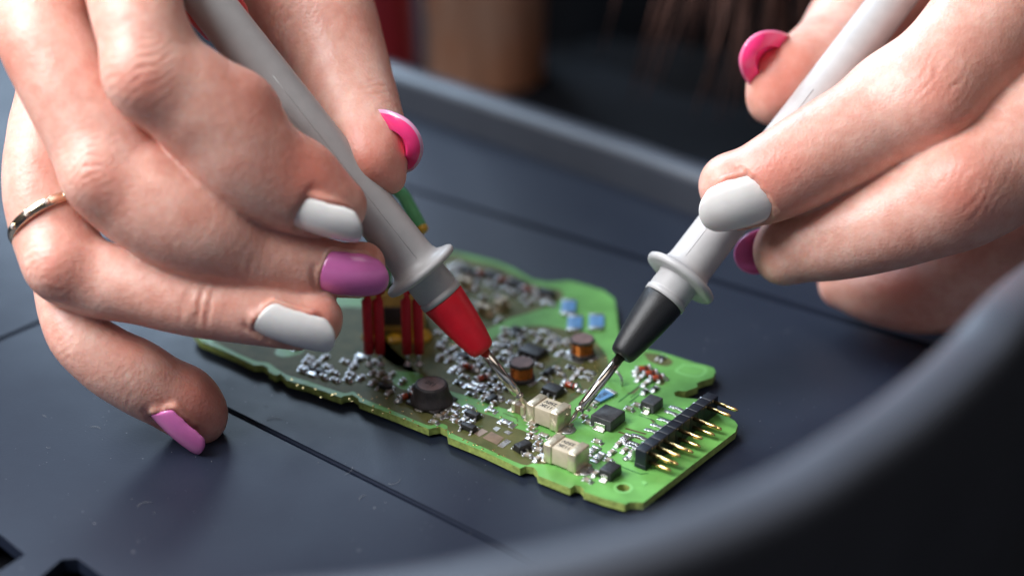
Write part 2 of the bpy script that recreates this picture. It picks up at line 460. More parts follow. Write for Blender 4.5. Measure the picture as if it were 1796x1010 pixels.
# strands of hair hanging in front of the shoulder
mb = MB()
rs = np.random.RandomState(5)
for k in range(110):
    x0 = 62 + rs.rand() * 44; y0 = 440 + rs.rand() * 22
    sw = rs.normal() * 9; pts = [(x0 + 7 * math.sin(t * 4 + k * 0.35) + sw * t * t - 14 * t, y0 - 10 * math.sin(t * 2 + k), 210 - 205 * t) for t in np.linspace(0, 0.8 + 0.2 * rs.rand(), 9)]
    mb.tube(pts, [0.9] * 7 + [0.6, 0.2], 5)
mb.build('hair', [M['hair']], person)
obj('lap', blob_mesh('lap', (132, 585, -70), (132, 115, 95), M['shirt'], 9, 0.06), person)
setp(obj('tan_bag', blob_mesh('tan_bag', (-9, 535, 0), (19, 22, 160), M['tan'], 6, 0.10)), 'blurred tan and orange bag behind the far rim', 'bag')
mb = MB(); mb.lathe([(7.5, 0), (8, 4), (8, 250), (6, 256)], (-36, 540, -75), (-0.05, 0, 1), 20); setp(mb.build('red_post', [M['red_bar']]), 'blurred red upright post behind the far rim', 'post')
mb = MB(); mb.box((0, 1500, 400), (3600, 20, 1200)); setp(mb.build('wall', [M['grey_wall']]), kind='structure')

# ------------------------------------------------------------------ test probes
def probe(name_label, tip, dircam, cone_mat, t0, t1, t2, tf, length, red_back):
    """tip: world point, dircam: direction tip -> handle; t0 shaft end, t1 cone end, tf flange"""
    u = camdir(*dircam)
    root = empty('test_probe', tip, name_label, 'test probe', 'pair of multimeter test probes')
    mb = MB()
    mb.lathe([(0.06, 0), (0.22, 0.5), (0.62, 2.0), (0.66, 3.2), (0.95, 3.3), (1.0, 3.6), (0.95, 3.9), (0.82, 4.0), (0.84, 4.5), (1.02, 4.7), (1.03, t0 + 1)], tip, u, 20)
    mb.build('metal_tip', [M['steel']], root)
    k = t1 - t0
    mb = MB()
    mb.lathe([(1.0, t0 + 0.3), (1.6, t0 - 0.1), (2.3, t0 + 0.15), (2.65, t0 + 0.7), (2.85, t0 + 1.6), (3.35, t0 + k * 0.30), (3.85, t0 + k * 0.55), (4.25, t0 + k * 0.8), (4.5, t1 - 0.35), (4.42, t1)], tip, u, 48)
    mb.build('cone', [cone_mat], root)
    mb = MB()
    mb.lathe([(4.3, t1), (4.62, t1 + 0.05), (4.66, t1 + 1.15), (4.3, t1 + 1.35), (4.3, t1 + 1.55), (4.5, t1 + 1.75), (4.45, tf - 1.2), (4.7, tf - 0.95)], tip, u, 48, caps=False)
    mb.lathe([(4.6, tf - 0.95), (7.2, tf - 1.0), (7.85, tf - 0.75), (8.1, tf - 0.2), (8.0, tf + 0.35), (7.5, tf + 0.7), (6.5, tf + 0.95), (5.4, tf + 1.5), (4.95, tf + 2.6), (4.85, tf + 4), (4.75, tf + 30), (4.6, tf + 60), (4.5, length)], tip, u, 64)
    mb.build('grip', [M['probe_grey']], root)
    # moulding seam along the grip
    v = unit(np.cross(u, camdir(0, 0, 1))); side = unit(camdir(0, 0, 1) - u * np.dot(u, camdir(0, 0, 1)))
    w = unit(side * 0.97 + v * (0.22 if dircam[0] < 0 else -0.5))
    mb = MB()
    mb.tube([np.asarray(tip) + u * (tf + 2.8 + q) + w * (4.86 - 0.0035 * q) for q in np.linspace(0, 45, 12)], 0.09, 6)
    mb.build('mould_seam', [M['probe_grey']], root)
    if red_back:
        mb = MB()
        mb.lathe([(3.2, 94), (5.2, 98), (5.7, 103), (5.7, length + 2), (4.5, length + 4)], np.asarray(tip) - side * 2.6, u, 40)
        mb.build('sleeve', [cone_mat], root)
    else:
        mb = MB(); mb.lathe([(4.4, length - 2), (4.4, length + 6), (3.0, length + 8)], tip, u, 32); mb.build('sleeve', [cone_mat], root)
    return u

TIP_L = pl(930, 719, 1.0); TIP_R = pl(997, 745, 0.7)
U_L = (-0.615 * .988, 0.79 * .988, 0.156)
U_R = (0.617 * .985, 0.787 * .985, -0.17)
probe('grey test probe with red cone tip touching the left end of the capacitor', TIP_L, U_L, M['probe_red'], 15.6, 29.2, 32, 36.4, 150, True)
probe('grey test probe with black cone tip touching the right end of the capacitor', TIP_R, U_R, M['probe_black'], 17.6, 32.2, 35, 38.2, 150, False)

# ------------------------------------------------------------------ hands: implicit surfaces
VOX = 0.5
def smin(a, b, k):
    h = np.clip(0.5 + 0.5 * (b - a) / k, 0, 1)
    return b + (a - b) * h - k * h * (1 - h)

class Field:
    def __init__(s, lo, hi):
        s.lo = np.floor(np.asarray(lo, float)); s.n = np.ceil((np.asarray(hi) - s.lo) / VOX).astype(int)
        s.ax = [(s.lo[i] + np.arange(s.n[i]) * VOX).astype(np.float32) for i in range(3)]
    def full(s, v=8.0): return np.full(s.n, v, np.float32)
    def window(s, lo, hi):
        a = np.clip(np.floor((np.asarray(lo) - s.lo) / VOX).astype(int), 0, s.n); b = np.clip(np.ceil((np.asarray(hi) - s.lo) / VOX).astype(int) + 1, 0, s.n)
        return tuple(slice(int(i), int(j)) for i, j in zip(a, b))
    def tube(s, P, R, flat_dir=None, flat=1.0, pad=6.0):
        """distance to a chain of tapered round segments; flat < 1 squeezes it along flat_dir"""
        out = s.full()
        P = np.asarray(P, np.float32); R = np.asarray(R, np.float32)
        for i in range(len(P) - 1):
            a, b, ra, rb = P[i], P[i + 1], R[i], R[i + 1]
            m = max(ra, rb) + pad
            w = s.window(np.minimum(a, b) - m, np.maximum(a, b) + m)
            X = [s.ax[0][w[0]][:, None, None], s.ax[1][w[1]][None, :, None], s.ax[2][w[2]][None, None, :]]
            if X[0].size == 0 or X[1].size == 0 or X[2].size == 0: continue
            ab = b - a; L2 = float(ab @ ab) + 1e-6
            q = [X[k] - a[k] for k in range(3)]
            t = np.clip((q[0] * ab[0] + q[1] * ab[1] + q[2] * ab[2]) / L2, 0, 1)
            e = [q[k] - t * ab[k] for k in range(3)]
            d2 = e[0] ** 2 + e[1] ** 2 + e[2] ** 2
            if flat_dir is not None:
                fd = np.asarray(flat_dir, np.float32)
                z = e[0] * fd[0] + e[1] * fd[1] + e[2] * fd[2]
                d2 = d2 + z * z * (1 / flat ** 2 - 1)
            d = np.sqrt(d2) - (ra + (rb - ra) * t)
            out[w] = np.minimum(out[w], d)
        return out
    def ball(s, c, r, pad=6.0):
        return s.tube([c, np.asarray(c) + 0.01], [r, r], pad=pad)

def polygonise(F, d):
    g = openvdb.FloatGrid(8.0)
    g.copyFromArray(np.ascontiguousarray(np.clip(d, -4, 8)))
    p, q = g.convertToQuads(0.0)[:2]
    v = np.asarray(p, np.float64) * VOX + F.lo
    q = np.asarray(q, np.int64)
    return v, q

def vnormals(v, q):
    n = np.cross(v[q[:, 2]] - v[q[:, 0]], v[q[:, 3]] - v[q[:, 1]])
    out = np.zeros_like(v)
    for k in range(4):
        for a in range(3):
            out[:, a] += np.bincount(q[:, k], n[:, a], len(v))
    return out / (np.linalg.norm(out, axis=1, keepdims=True) + 1e-12)

def smooth(v, q, it, lam=0.5, mu=-0.52):
    e = np.vstack([q[:, [0, 1]], q[:, [1, 2]], q[:, [2, 3]], q[:, [3, 0]]])
    e = np.vstack([e, e[:, ::-1]])
    deg = np.bincount(e[:, 0], minlength=len(v)).astype(float)[:, None]
    for i in range(it):
        for f in ((lam, mu) if mu else (lam,)):
            s = np.stack([np.bincount(e[:, 0], v[e[:, 1], a], len(v)) for a in range(3)], 1) / np.maximum(deg, 1)
            v = v + f * (s - v)
    return v

def vnoise(p, seed, scale):
    """cheap smooth noise in -1..1"""
    rs = np.random.RandomState(seed); o = np.zeros(len(p))
    for i in range(6):
        k = rs.normal(size=3) * scale; o += np.sin(p @ k + rs.rand() * 6.28)
    return o / 3.0

def chain(nodes, n=7):
    """nodes (px, py, depth, half width in px) -> points and radii in mm"""
    a = np.array([[*at(px, py, D), hw * D / FPX] for px, py, D, hw in nodes])
    s = spline(a, n)
    return s[:, :3], s[:, 3]

class Nail:
    """painted nail from its root and tip (px, py, depth) and outward normal in the camera frame"""
    def __init__(s, root, tip, normal, width, matl, under=None, arc=1.15, free=0.3, shape=0.55, curve=0.10, fit=True):
        s.fit = fit
        s.R = at(*root); T = at(*tip)
        s.L = np.linalg.norm(T - s.R); s.a = (T - s.R) / s.L
        n = camdir(*normal); s.n = unit(n - s.a * np.dot(n, s.a)); s.t = np.cross(s.n, s.a)
        s.W = width; s.arc = arc; s.rc = width / 2 / math.sin(min(arc, 1.5)) if arc < 1.5 else width / 2
        s.mat = matl; s.under = under or matl; s.free = free; s.shape = shape; s.curve = curve
    def half(s, u):
        """relative half width along the nail, u 0 root .. 1 tip"""
        u = np.asarray(u, float)
        root = np.sqrt(np.clip(1 - ((0.26 - np.minimum(u, 0.26)) / 0.26) ** 2, 0, 1)) * 0.30 + 0.70 * np.clip(np.sqrt(np.clip(u / 0.12, 0, 1)), 0, 1)
        k = 1 - s.shape
        tip = np.sqrt(np.clip(1 - (np.clip(u - k, 0, 1) / s.shape) ** 2, 0, 1))
        return root * tip
    def point(s, u, x, h=0.0):
        """u along, x -1..1 across the full arc"""
        th = x * s.arc
        lift = s.curve * s.L * (1 - (2 * u - 1) ** 2)
        r = s.rc + h
        return s.R + s.a * (u * s.L) + s.t * (r * np.sin(th)) + s.n * (r * np.cos(th) - s.rc + lift)
    def local(s, p):
        """u, x, height of points p over the nail surface"""
        q = p - s.R
        u = q @ s.a / s.L
        c = q @ s.t; lift = s.curve * s.L * (1 - (2 * np.clip(u, -0.3, 1.3) - 1) ** 2)
        hh = q @ s.n - lift + s.rc
        return u, np.arctan2(c, hh) / s.arc, np.hypot(c, hh) - s.rc
    def build(s, parent):
        NU, NX = 26, 19
        hs = (None, -0.25) if s.fit else (None, -0.55, -3.3)
        v = []; f = []; mi = []
        us = 0.5 - 0.5 * np.cos(np.pi * np.linspace(0, 1, NU))
        for hv in hs:
            for u in us:
                w = max(float(s.half(u)), 0.02) * (1 + 0.012 * math.sin(23 * u + s.L) + 0.010 * math.sin(41 * u))
                for x in np.linspace(-1, 1, NX):
                    edge = min((1 - abs(x)) * 3.0, 1.0, (1 - u) * 9.0 + 0.05)
                    v.append(s.point(u, x * w, (0.04 + 0.26 * math.sqrt(edge)) if hv is None else hv))
        n = NU * NX; top = (len(hs) - 1) * n
        for i in range(NU - 1):
            for k in range(NX - 1):
                a = i * NX + k
                f.append((a, a + 1, a + NX + 1, a + NX)); mi.append(0)
                f.append((top + a, top + a + NX, top + a + NX + 1, top + a + 1)); mi.append(1)
        for l in range(len(hs) - 1):
            o_ = l * n; mt = 0 if l == 0 else 1
            for i in range(NU - 1):
                for k in (0, NX - 1):
                    a = o_ + i * NX + k; q = (a, a + NX, n + a + NX, n + a)
                    f.append(q if k == 0 else q[::-1]); mi.append(mt)
            for k in range(NX - 1):
                for i in (0, NU - 1):
                    a = o_ + i * NX + k; q = (a, n + a, n + a + 1, a + 1)
                    f.append(q if i == 0 else q[::-1]); mi.append(mt)
        me = mesh_np('fingernail', v, f, [s.mat, s.under], True, mi)
        bm = bmesh.new(); bm.from_mesh(me); bmesh.ops.recalc_face_normals(bm, faces=bm.faces[:]); bm.to_mesh(me); bm.free()
        return obj('fingernail', me, parent)

def seat_nail(nail, v):
    """slide the nail along its normal until its bed lies on the skin"""
    u, x, h = nail.local(v)
    w = (u > 0.12) & (u < 1 - nail.free) & (np.abs(x) < 0.55) & (h > -6) & (h < 6)
    if w.sum() > 20:
        nail.R = nail.R + nail.n * float(np.percentile(h[w], 78))

def sculpt_nail(nail, v):
    """press the skin under the nail and raise a fold round its root and sides"""
    u, x, h = nail.local(v)
    near = (h > -4.5) & (h < 1.3) & (u > -0.5) & (u < 1.05) & (np.abs(x) < 1.5)
    idx = np.where(near)[0]
    u, x, h = u[idx], x[idx], h[idx]
    hwid = np.maximum(nail.half(np.clip(u, 0.0, 1)), 0.05)
    # signed distance in mm outside the nail outline
    dx = (np.abs(x) - hwid) * nail.arc * nail.rc
    du = np.where(u < 0, -u * nail.L, -9.0)
    dist = np.where(u < 0.0, np.hypot(np.maximum((np.abs(x) - 0.15) * nail.arc * nail.rc, 0), du), dx)
    inside = np.clip(-dist / 0.5, 0, 1)
    fold = 0.55 * np.exp(-((dist - 0.75) / 0.75) ** 2) * (u < 1 - nail.free)
    wfree = np.clip((1 - nail.free - u) / 0.12, 0, 1)
    target = np.where(dist < 0, -0.35, fold - 0.05 - 0.10 * np.maximum(dist - 0.8, 0) ** 2)
    w = np.where(dist < 0, 1.0, np.exp(-(np.maximum(dist - 0.8, 0) / 1.1) ** 2)) * wfree * np.exp(-(h / 2.6) ** 2)
    hn = np.where((dist < 0) & (u > 1 - nail.free - 0.12), np.where(h < 0.9, np.minimum(h, -0.45), h), h + (target - h) * w * 0.9)
    up = nail.n[None, :] * np.cos(x * nail.arc)[:, None] + nail.t[None, :] * np.sin(x * nail.arc)[:, None]
    v[idx] += up * (hn - h)[:, None]
    return v

def hand(label, fingers, palm, blobs, nails, wrinkles, flush, dents=(), palm_k=7.0, arm=None):
    tubes = {k: chain(n) for k, n in fingers.items()}
    ptubes = [chain(n) for n in palm]
    allp = np.vstack([t[0] for t in tubes.values()] + [t[0] for t in ptubes])
    F = Field(allp.min(0) - 22, allp.max(0) + 22)
    toward = camdir(0, 0, 1)
    pal = F.full()
    for P, R in ptubes:
        pal = smin(pal, F.tube(P, R), 8.0)
    d = pal
    for k, (P, R) in tubes.items():
        t = F.tube(P, R, toward, 0.93)
        for c, r, kk, fk in blobs:
            if fk == k: t = smin(t, F.ball(at(*c), r * c[2] / FPX), kk)
        for c, r, kk, fk in dents:
            if fk == k: t = -smin(-t, F.ball(at(*c), r * c[2] / FPX), kk)
        d = smin(d, smin(t, pal, palm_k), 0.7)
    v, q = polygonise(F, d)
    n = vnormals(v, q)
    i = np.argmax(v[:, 2])
    if n[i][2] < 0: q = q[:, ::-1].copy()
    v = smooth(v, q, 4)
    for nl in nails:
        if nl.fit: seat_nail(nl, v); v = sculpt_nail(nl, v)
    v = smooth(v, q, 1)
    n = vnormals(v, q)
    rel = v - CAM; dep = rel @ FWD; pu = 898 + FPX * rel[:, 0] / dep; pv = 505 - FPX * (rel @ UP) / dep
    def snap(c):
        w = np.where(np.hypot(pu - c[0], pv - c[1]) < 12)[0]
        return v[w[np.argmin(dep[w])]].copy() if len(w) else at(*c)
    # folds over the joints: (centre, direction across the folds, reach, spacing, depth)
    for c, dr, reach, lam, amp, rot in wrinkles:
        c = snap(c); a = camdir(*dr)
        r = v - c; dd = np.linalg.norm(r, axis=1); w = np.where(dd < reach * 2.2)[0]
        if not len(w): continue
        p = v[w]; x = (p - c) @ a + 0.55 * vnoise(p, 3, 0.55) + 0.25 * vnoise(p, 8, 1.4)
        fold = np.abs(np.sin(math.pi * x / lam)) ** 0.55 + 0.35 * np.sin(2 * math.pi * x / (lam * 0.47) + 2 * vnoise(p, 5, 0.5)) * 0.5
        v[w] += n[w] * ((fold - 0.8) * amp * 1.35 * (0.7 + 0.5 * vnoise(p, 11, 0.4)) * np.exp(-(dd[w] / reach) ** 2))[:, None]
    v += n * (0.09 * vnoise(v, 21, 0.30) + 0.018 * vnoise(v, 22, 0.9))[:, None]
    fl = np.zeros(len(v))
    for c, r, a in flush:
        fl = np.maximum(fl, a * np.exp(-(np.linalg.norm(v - snap(c), axis=1) / r) ** 2))
    fl = np.clip(fl + 0.12 * vnoise(v, 31, 0.25), 0, 1)
    me = bpy.data.meshes.new('hand')
    me.vertices.add(len(v)); me.vertices.foreach_set('co', (v * MM).astype(np.float32).ravel())
    me.loops.add(q.size); me.loops.foreach_set('vertex_index', q.astype(np.int32).ravel())
    me.polygons.add(len(q)); me.polygons.foreach_set('loop_start', np.arange(0, q.size, 4, dtype=np.int32))
    me.update(calc_edges=True); me.validate()
    me.polygons.foreach_set('use_smooth', [True] * len(me.polygons))
    at_ = me.attributes.new('flush', 'FLOAT', 'POINT'); at_.data.foreach_set('value', fl.astype(np.float32))
    me.materials.append(M['skin'])
    o = obj('hand', me); o['_w'] = (0, 0, 0)
    setp(o, label, 'hand', 'hands holding the probes')
    for nl in nails: nl.build(o)
    return o, tubes

# ---- the hand at the left of the photograph
LF = {
 'index': [(225, -190, 340, 100), (228, -60, 324, 84), (246, 40, 317, 78), (283, 124, 317, 84), (338, 176, 319, 91), (386, 218, 321, 95), (430, 270, 323, 94), (488, 318, 325, 80), (552, 347, 327, 66), (588, 363, 328, 52)],
 'middle': [(170, -130, 352, 110), (92, -10, 334, 86), (80, 60, 329, 82), (114, 132, 327, 84), (162, 222, 326, 86), (214, 310, 326, 92), (280, 356, 326, 97), (354, 397, 327, 92), (434, 442, 330, 72), (520, 464, 332, 58), (600, 475, 334, 46), (632, 478, 335, 36)],
 'ring': [(130, -60, 360, 90), (98, 60, 352, 70), (92, 150, 345, 58), (80, 240, 339, 64), (77, 340, 335, 68), (108, 440, 333, 70), (160, 485, 332, 66), (250, 505, 331, 62), (350, 531, 330, 58), (450, 548, 330, 54), (520, 562, 331, 49), (550, 568, 331, 42)],
 'pinky': [(120, 60, 368, 80), (110, 250, 362, 66), (105, 400, 353, 56), (112, 500, 343, 50), (132, 578, 336, 50), (184, 628, 336, 57), (240, 660, 338, 62), (297, 694, 341, 56), (333, 721, 343.5, 49), (350, 734, 344.5, 43)],
 'thumb': [(430, -210, 370, 120), (520, -60, 366, 100), (570, 40, 362, 90), (598, 125, 358, 84), (618, 190, 353, 80), (638, 238, 347, 73), (646, 256, 344, 64)],
}
LP = [[(330, -520, 400, 190), (250, -330, 372, 180), (200, -170, 350, 130)], [(170, -280, 368, 170), (140, -80, 356, 105), (110, 60, 358, 85)],
      [(260, -280, 376, 170), (400, -140, 376, 120), (470, -40, 370, 95), (510, 50, 366, 62)]]
LB = [((242, 140, 313), 44, 7.0, 'index'), ((425, 186, 323), 47, 5.0, 'index'), ((528, 304, 327), 54, 4.0, 'index'),
      ((172, 312, 321), 50, 5.0, 'middle'), ((98, 468, 328), 44, 5.0, 'ring'),
      ((330, 694, 343), 38, 5.0, 'pinky'), ((345, 718, 345), 32, 4.0, 'pinky'), ((560, 555, 331), 30, 3.0, 'ring'), ((640, 455, 335), 26, 3.0, 'middle'),
      ((655, 285, 341), 50, 4.0, 'thumb'), ((690, 320, 340), 12, 4.0, 'thumb')]
LD = [((495, 180, 322), 6, 2.0, 'index'), ((225, 595, 322), 10, 3.0, 'pinky')]
LN = [Nail((520, 372, 323), (638, 402, 324), (-0.15, -0.80, 0.55), 9.6, M['nail_white'], arc=1.05, free=0.18, shape=0.32, curve=0.05),
      Nail((562, 486, 328), (682, 494, 331), (0.0, -0.45, 0.9), 9.2, M['nail_pink'], arc=1.1, free=0.25, shape=0.5, curve=0.06),
      Nail((446, 572, 324), (584, 612, 327), (-0.2, -0.70, 0.75), 9.0, M['nail_white'], arc=1.1, free=0.25, shape=0.28, curve=0.05),
      Nail((276, 716, 336), (356, 786, 340), (-0.62, -0.62, 0.5), 8.2, M['nail_pink'], arc=1.05, free=0.25, shape=0.25, curve=0.04),
      Nail((668, 222, 361), (736, 236, 338), (0.85, 0.45, -0.12), 15.0, M['nail_lilac'], M['nail_under'], arc=1.25, free=0.4, shape=0.45, curve=0.03, fit=False)]
LW = [((232, 140, 309), (0.45, -0.8, 0.1), 7.0, 1.5, 0.28, 0), ((160, 300, 309), (0.5, -0.85, 0.1), 7.5, 1.4, 0.26, 0), ((85, 455, 313), (0.35, -0.9, 0.2), 6.5, 1.3, 0.26, 0),
      ((345, 545, 319), (0.95, -0.25, 0), 4.0, 2.6, 0.5, 0), ((205, 690, 322), (0.8, -0.6, 0), 4.0, 1.5, 0.2, 0), ((430, 470, 320), (0.95, -0.3, 0), 4.0, 1.6, 0.12, 0),
      ((680, 150, 350), (0.4, -0.9, 0), 4.5, 1.4, 0.25, 0), ((480, 60, 352), (0.5, -0.2, 0.2), 7.0, 1.8, 0.3, 0), ((215, 585, 320), (0.6, -0.7, 0), 3.5, 1.1, 0.15, 0), ((100, 620, 322), (0.5, -0.8, 0.1), 4, 1.2, 0.2, 0)]
LFL = [((560, 300, 322), 8, 0.75), ((640, 270, 338), 10, 0.6), ((360, 700, 333), 7, 0.75), ((575, 560, 328), 5, 0.6), ((250, 170, 308), 6, 0.45), ((185, 330, 308), 6, 0.35), ((100, 480, 312), 6, 0.45), ((470, 170, 320), 6, 0.5), ((230, 590, 322), 5, 0.5), ((0, 110, 315), 6, 0.4)]
hand_l, tubes_l = hand('hand gripping the probe with the red cone, gold ring on one finger', LF, LP, LB, LN, LW, LFL, LD)

# ---- the hand at the right
RF = {
 'index': [(1850, -200, 356, 125), (1770, -10, 350, 112), (1695, 95, 347, 104), (1615, 165, 346, 97), (1538, 214, 347, 89), (1437, 268, 347, 82), (1365, 308, 347, 75), (1310, 332, 348, 64), (1290, 338, 348, 54)],
 'middle': [(1960, 40, 358, 120), (1850, 195, 348, 112), (1760, 285, 344, 104), (1690, 335, 344, 97), (1615, 366, 346, 90), (1540, 394, 349, 82), (1450, 420, 353, 70), (1400, 430, 356, 60), (1378, 434, 358, 52)],
 'ring': [(1990, 260, 372, 105), (1860, 400, 368, 98), (1740, 468, 370, 92), (1640, 505, 374, 78), (1550, 510, 379, 60), (1480, 498, 383, 42)],
 'pinky': [(2000, 420, 382, 90), (1880, 500, 382, 80), (1780, 540, 384, 70), (1690, 550, 388, 60), (1610, 545, 393, 48), (1560, 530, 396, 40)],
 'thumb': [(1760, -160, 410, 120), (1620, -60, 402, 100), (1520, 20, 392, 84), (1470, 85, 380, 76), (1432, 120, 372, 74), (1392, 132, 367, 66), (1374, 136, 366, 58)],
}
RP = [[(2200, -330, 372, 190), (2020, -160, 366, 170), (1900, -120, 364, 130)], [(2020, -160, 368, 170), (2040, 60, 368, 130), (2080, 280, 380, 110)],
      [(2050, -160, 390, 160), (1850, -160, 400, 130), (1760, -160, 408, 110)]]
RB = [((1556, 160, 349), 52, 6.0, 'index'), ((1640, 180, 341), 60, 7.0, 'index'), ((1275, 318, 349), 42, 3.0, 'index'), ((1690, 320, 338), 56, 7.0, 'middle'), ((1372, 455, 356), 40, 3.0, 'middle'),
      ((1355, 175, 367), 42, 3.0, 'thumb'), ((1445, 95, 374), 46, 3.0, 'thumb')]
RN = [Nail((1352, 348, 342), (1226, 378, 342), (0.0, -0.35, 0.93), 10.6, M['nail_white'], arc=0.95, free=0.28, shape=0.5, curve=0.07),
      Nail((1372, 425, 366), (1286, 462, 361), (-0.25, -0.15, -0.95), 9.0, M['nail_pink'], M['nail_pink'], arc=1.0, free=0.5, shape=0.4, curve=0.05),
      Nail((1352, 108, 379), (1306, 78, 358), (-0.8, 0.55, -0.1), 13.4, M['nail_hot'], M['nail_under'], arc=1.2, free=0.4, shape=0.45, curve=0.03, fit=False)]
RW = [((1390, 300, 338), (-0.85, 0.5, 0), 5.0, 1.6, 0.16, 0), ((1640, 130, 336), (-0.8, 0.55, 0), 7.0, 1.7, 0.20, 0), ((1700, 310, 334), (-0.85, 0.4, 0), 8.0, 1.8, 0.18, 0), ((1420, 450, 346), (-0.95, 0.2, 0), 4.0, 1.8, 0.10, 0), ((1530, 500, 372), (-0.9, -0.3, 0), 5.0, 1.6, 0.15, 0)]
RFL = [((1400, 150, 360), 9, 0.7), ((1340, 300, 340), 7, 0.65), ((1640, 150, 335), 8, 0.45), ((1690, 340, 333), 9, 0.5), ((1560, 520, 372), 9, 0.6), ((1280, 300, 342), 5, 0.5)]
hand_r, tubes_r = hand('hand gripping the probe with the black cone, white nail over the probe', RF, RP, RB, RN, RW, RFL)

# ---- gold ring worn on the ring finger
def finger_ring():
    P, R = tubes_l['ring']
    c = at(73, 366, 322); i = int(np.argmin(np.linalg.norm(P - c, axis=1)))
    ax = unit(unit(P[i + 2] - P[i - 2]) + 0.30 * camdir(1, 0, 0) + 0.10 * camdir(0, 0, 1)); r = R[i] * 1.0
    root = empty('finger_ring', P[i], 'thin gold ring with tiny clear stones on the ring finger', 'ring')
    t = unit(np.cross(ax, (0.2, 0.3, 0.9))); b = np.cross(ax, t)
    prof = [(-1.05, 0.0), (-0.95, 0.55), (-0.45, 0.8), (0.45, 0.8), (0.95, 0.55), (1.05, 0.0), (0.6, -0.3), (-0.6, -0.3)]
    N = 72; v = []; f = []
    for k in range(N):
        a = 2 * math.pi * k / N; dr = math.cos(a) * t + math.sin(a) * b
        for z, h in prof: v.append(P[i] + ax * z + dr * (r * (0.99) + 0.15 + h))
    m = len(prof)
    for k in range(N):
        for j in range(m):
            f.append((k * m + j, k * m + (j + 1) % m, ((k + 1) % N) * m + (j + 1) % m, ((k + 1) % N) * m + j))
    mb = MB(); mb.add(v, f, 0, True); mb.build('band', [M['jewel_gold']], root)
    cv = camdir(0, 0, 1); base = math.atan2(np.dot(cv, b), np.dot(cv, t))
    for da in (-0.85, -0.35, 0.15, 0.65):
        a = base + da; dr = math.cos(a) * t + math.sin(a) * b; o = P[i] + dr * (r + 0.9)
        s = MB(); s.lathe([(0.62, -0.15), (0.72, 0.1), (0.6, 0.2)], o, dr, 14); st = s.build('setting', [M['jewel_gold']], root)
        s = MB(); s.lathe([(0.5, 0.12), (0.5, 0.22), (0.28, 0.42)], o, dr, 8, smooth=False); s.build('stone', [M['stone']], root)
finger_ring()

# ------------------------------------------------------------------ circuit board
ANG = math.radians(-36.0)
AD = np.array([math.cos(ANG), math.sin(ANG), 0]); AN = np.array([-math.sin(ANG), math.cos(ANG), 0])
board = empty('circuit_board', (-10, 315, -1.6), 'green printed circuit board crowded with small components on the black tray', 'circuit board')

def pxs(lst, z=0.0): return [pl(x, y, z)[:2] for x, y in lst]
def rounded(poly, n=5): 
    p = np.array(poly); return spline(np.vstack([p, p[:1]]), n)[:-1]

OUT = [(340, 584), (352, 598), (400, 618), (446, 640), (462, 640), (470, 645), (472, 652), (484, 658), (492, 655), (498, 660), (504, 667), (540, 676), (598, 697), (604, 694), (618, 692), (628, 698), (630, 704), (690, 727), (752, 752), (760, 750), (772, 748), (784, 754), (786, 766), (850, 792), (912, 821), (922, 817), (936, 819), (942, 826), (944, 834), (1000, 856), (1008, 850), (1018, 852), (1024, 858), (1024, 862), (1060, 874), (1096, 884), (1104, 880), (1116, 880), (1128, 881), (1290, 757), (1294, 745), (1288, 737),
       (1262, 722), (1226, 700), (1196, 697), (1184, 694), (1182, 688), (1190, 685), (1202, 686), (1224, 678), (1222, 672), (1230, 668), (1250, 662), (1255, 652), (1252, 645), (1236, 640), (1222, 637), (1165, 619), (1098, 603), (1086, 590), (1083, 560), (1078, 524), (1060, 510), (1030, 500), (1000, 492), (960, 494), (935, 490), (900, 470), (870, 458), (820, 446), (780, 438), (640, 470), (480, 540)]
hole = [(pl(1093, 855)[0] + 1.25 * math.cos(a), pl(1093, 855)[1] + 1.25 * math.sin(a)) for a in np.linspace(0, 2 * math.pi, 20, endpoint=False)]
fill([pxs(OUT), hole], -1.6, 0.0, [M['green'], M['board_edge']], 'substrate', board, side_m=1)
ring_o = [(pl(1093, 855)[0] + 1.9 * math.cos(a), pl(1093, 855)[1] + 1.9 * math.sin(a)) for a in np.linspace(0, 2 * math.pi, 24, endpoint=False)]
ring_i = [(pl(1093, 855)[0] + 1.3 * math.cos(a), pl(1093, 855)[1] + 1.3 * math.sin(a)) for a in np.linspace(0, 2 * math.pi, 24, endpoint=False)]
fill([ring_o, ring_i], 0.004, 0.03, [M['silk']], 'hole_ring', board)
# areas of darker lacquer over copper; Z1's left end also paints the hand's shade
Z1 = [(372, 598), (420, 580), (500, 552), (640, 540), (680, 600), (720, 640), (766, 690), (796, 709), (843, 723), (876, 735), (884, 745), (918, 755), (950, 772), (968, 790), (960, 812), (935, 812), (915, 814), (850, 785), (790, 758), (784, 746), (766, 741), (750, 745), (690, 720), (634, 697), (620, 686), (600, 688), (540, 668), (506, 658), (488, 648), (470, 636), (446, 632), (400, 612)]
Z2 = [(640, 596), (700, 560), (800, 600), (850, 602), (880, 584), (925, 572), (976, 574), (1030, 590), (1056, 612), (1068, 636), (1064, 652), (1030, 684), (1004, 703), (960, 735), (930, 738), (904, 723), (863, 709), (823, 695), (780, 682), (752, 664), (690, 640)]
Z3 = [(640, 480), (780, 446), (820, 454), (870, 466), (905, 482), (940, 500), (985, 510), (978, 530), (932, 547), (890, 560), (853, 578), (800, 592), (700, 556)]
for zp in (Z1, Z2, Z3):
    fill([rounded(pxs(zp), 4)], 0.004, 0.025, [M['olive']], 'lacquer_area', board)
for zp in ([(690, 650), (735, 655), (745, 672), (715, 684), (690, 672)], [(490, 606), (525, 606), (530, 618), (500, 626), (482, 620)]):
    fill([rounded(pxs(zp), 5)], 0.028, 0.045, [M['green']], 'lacquer_patch', board)
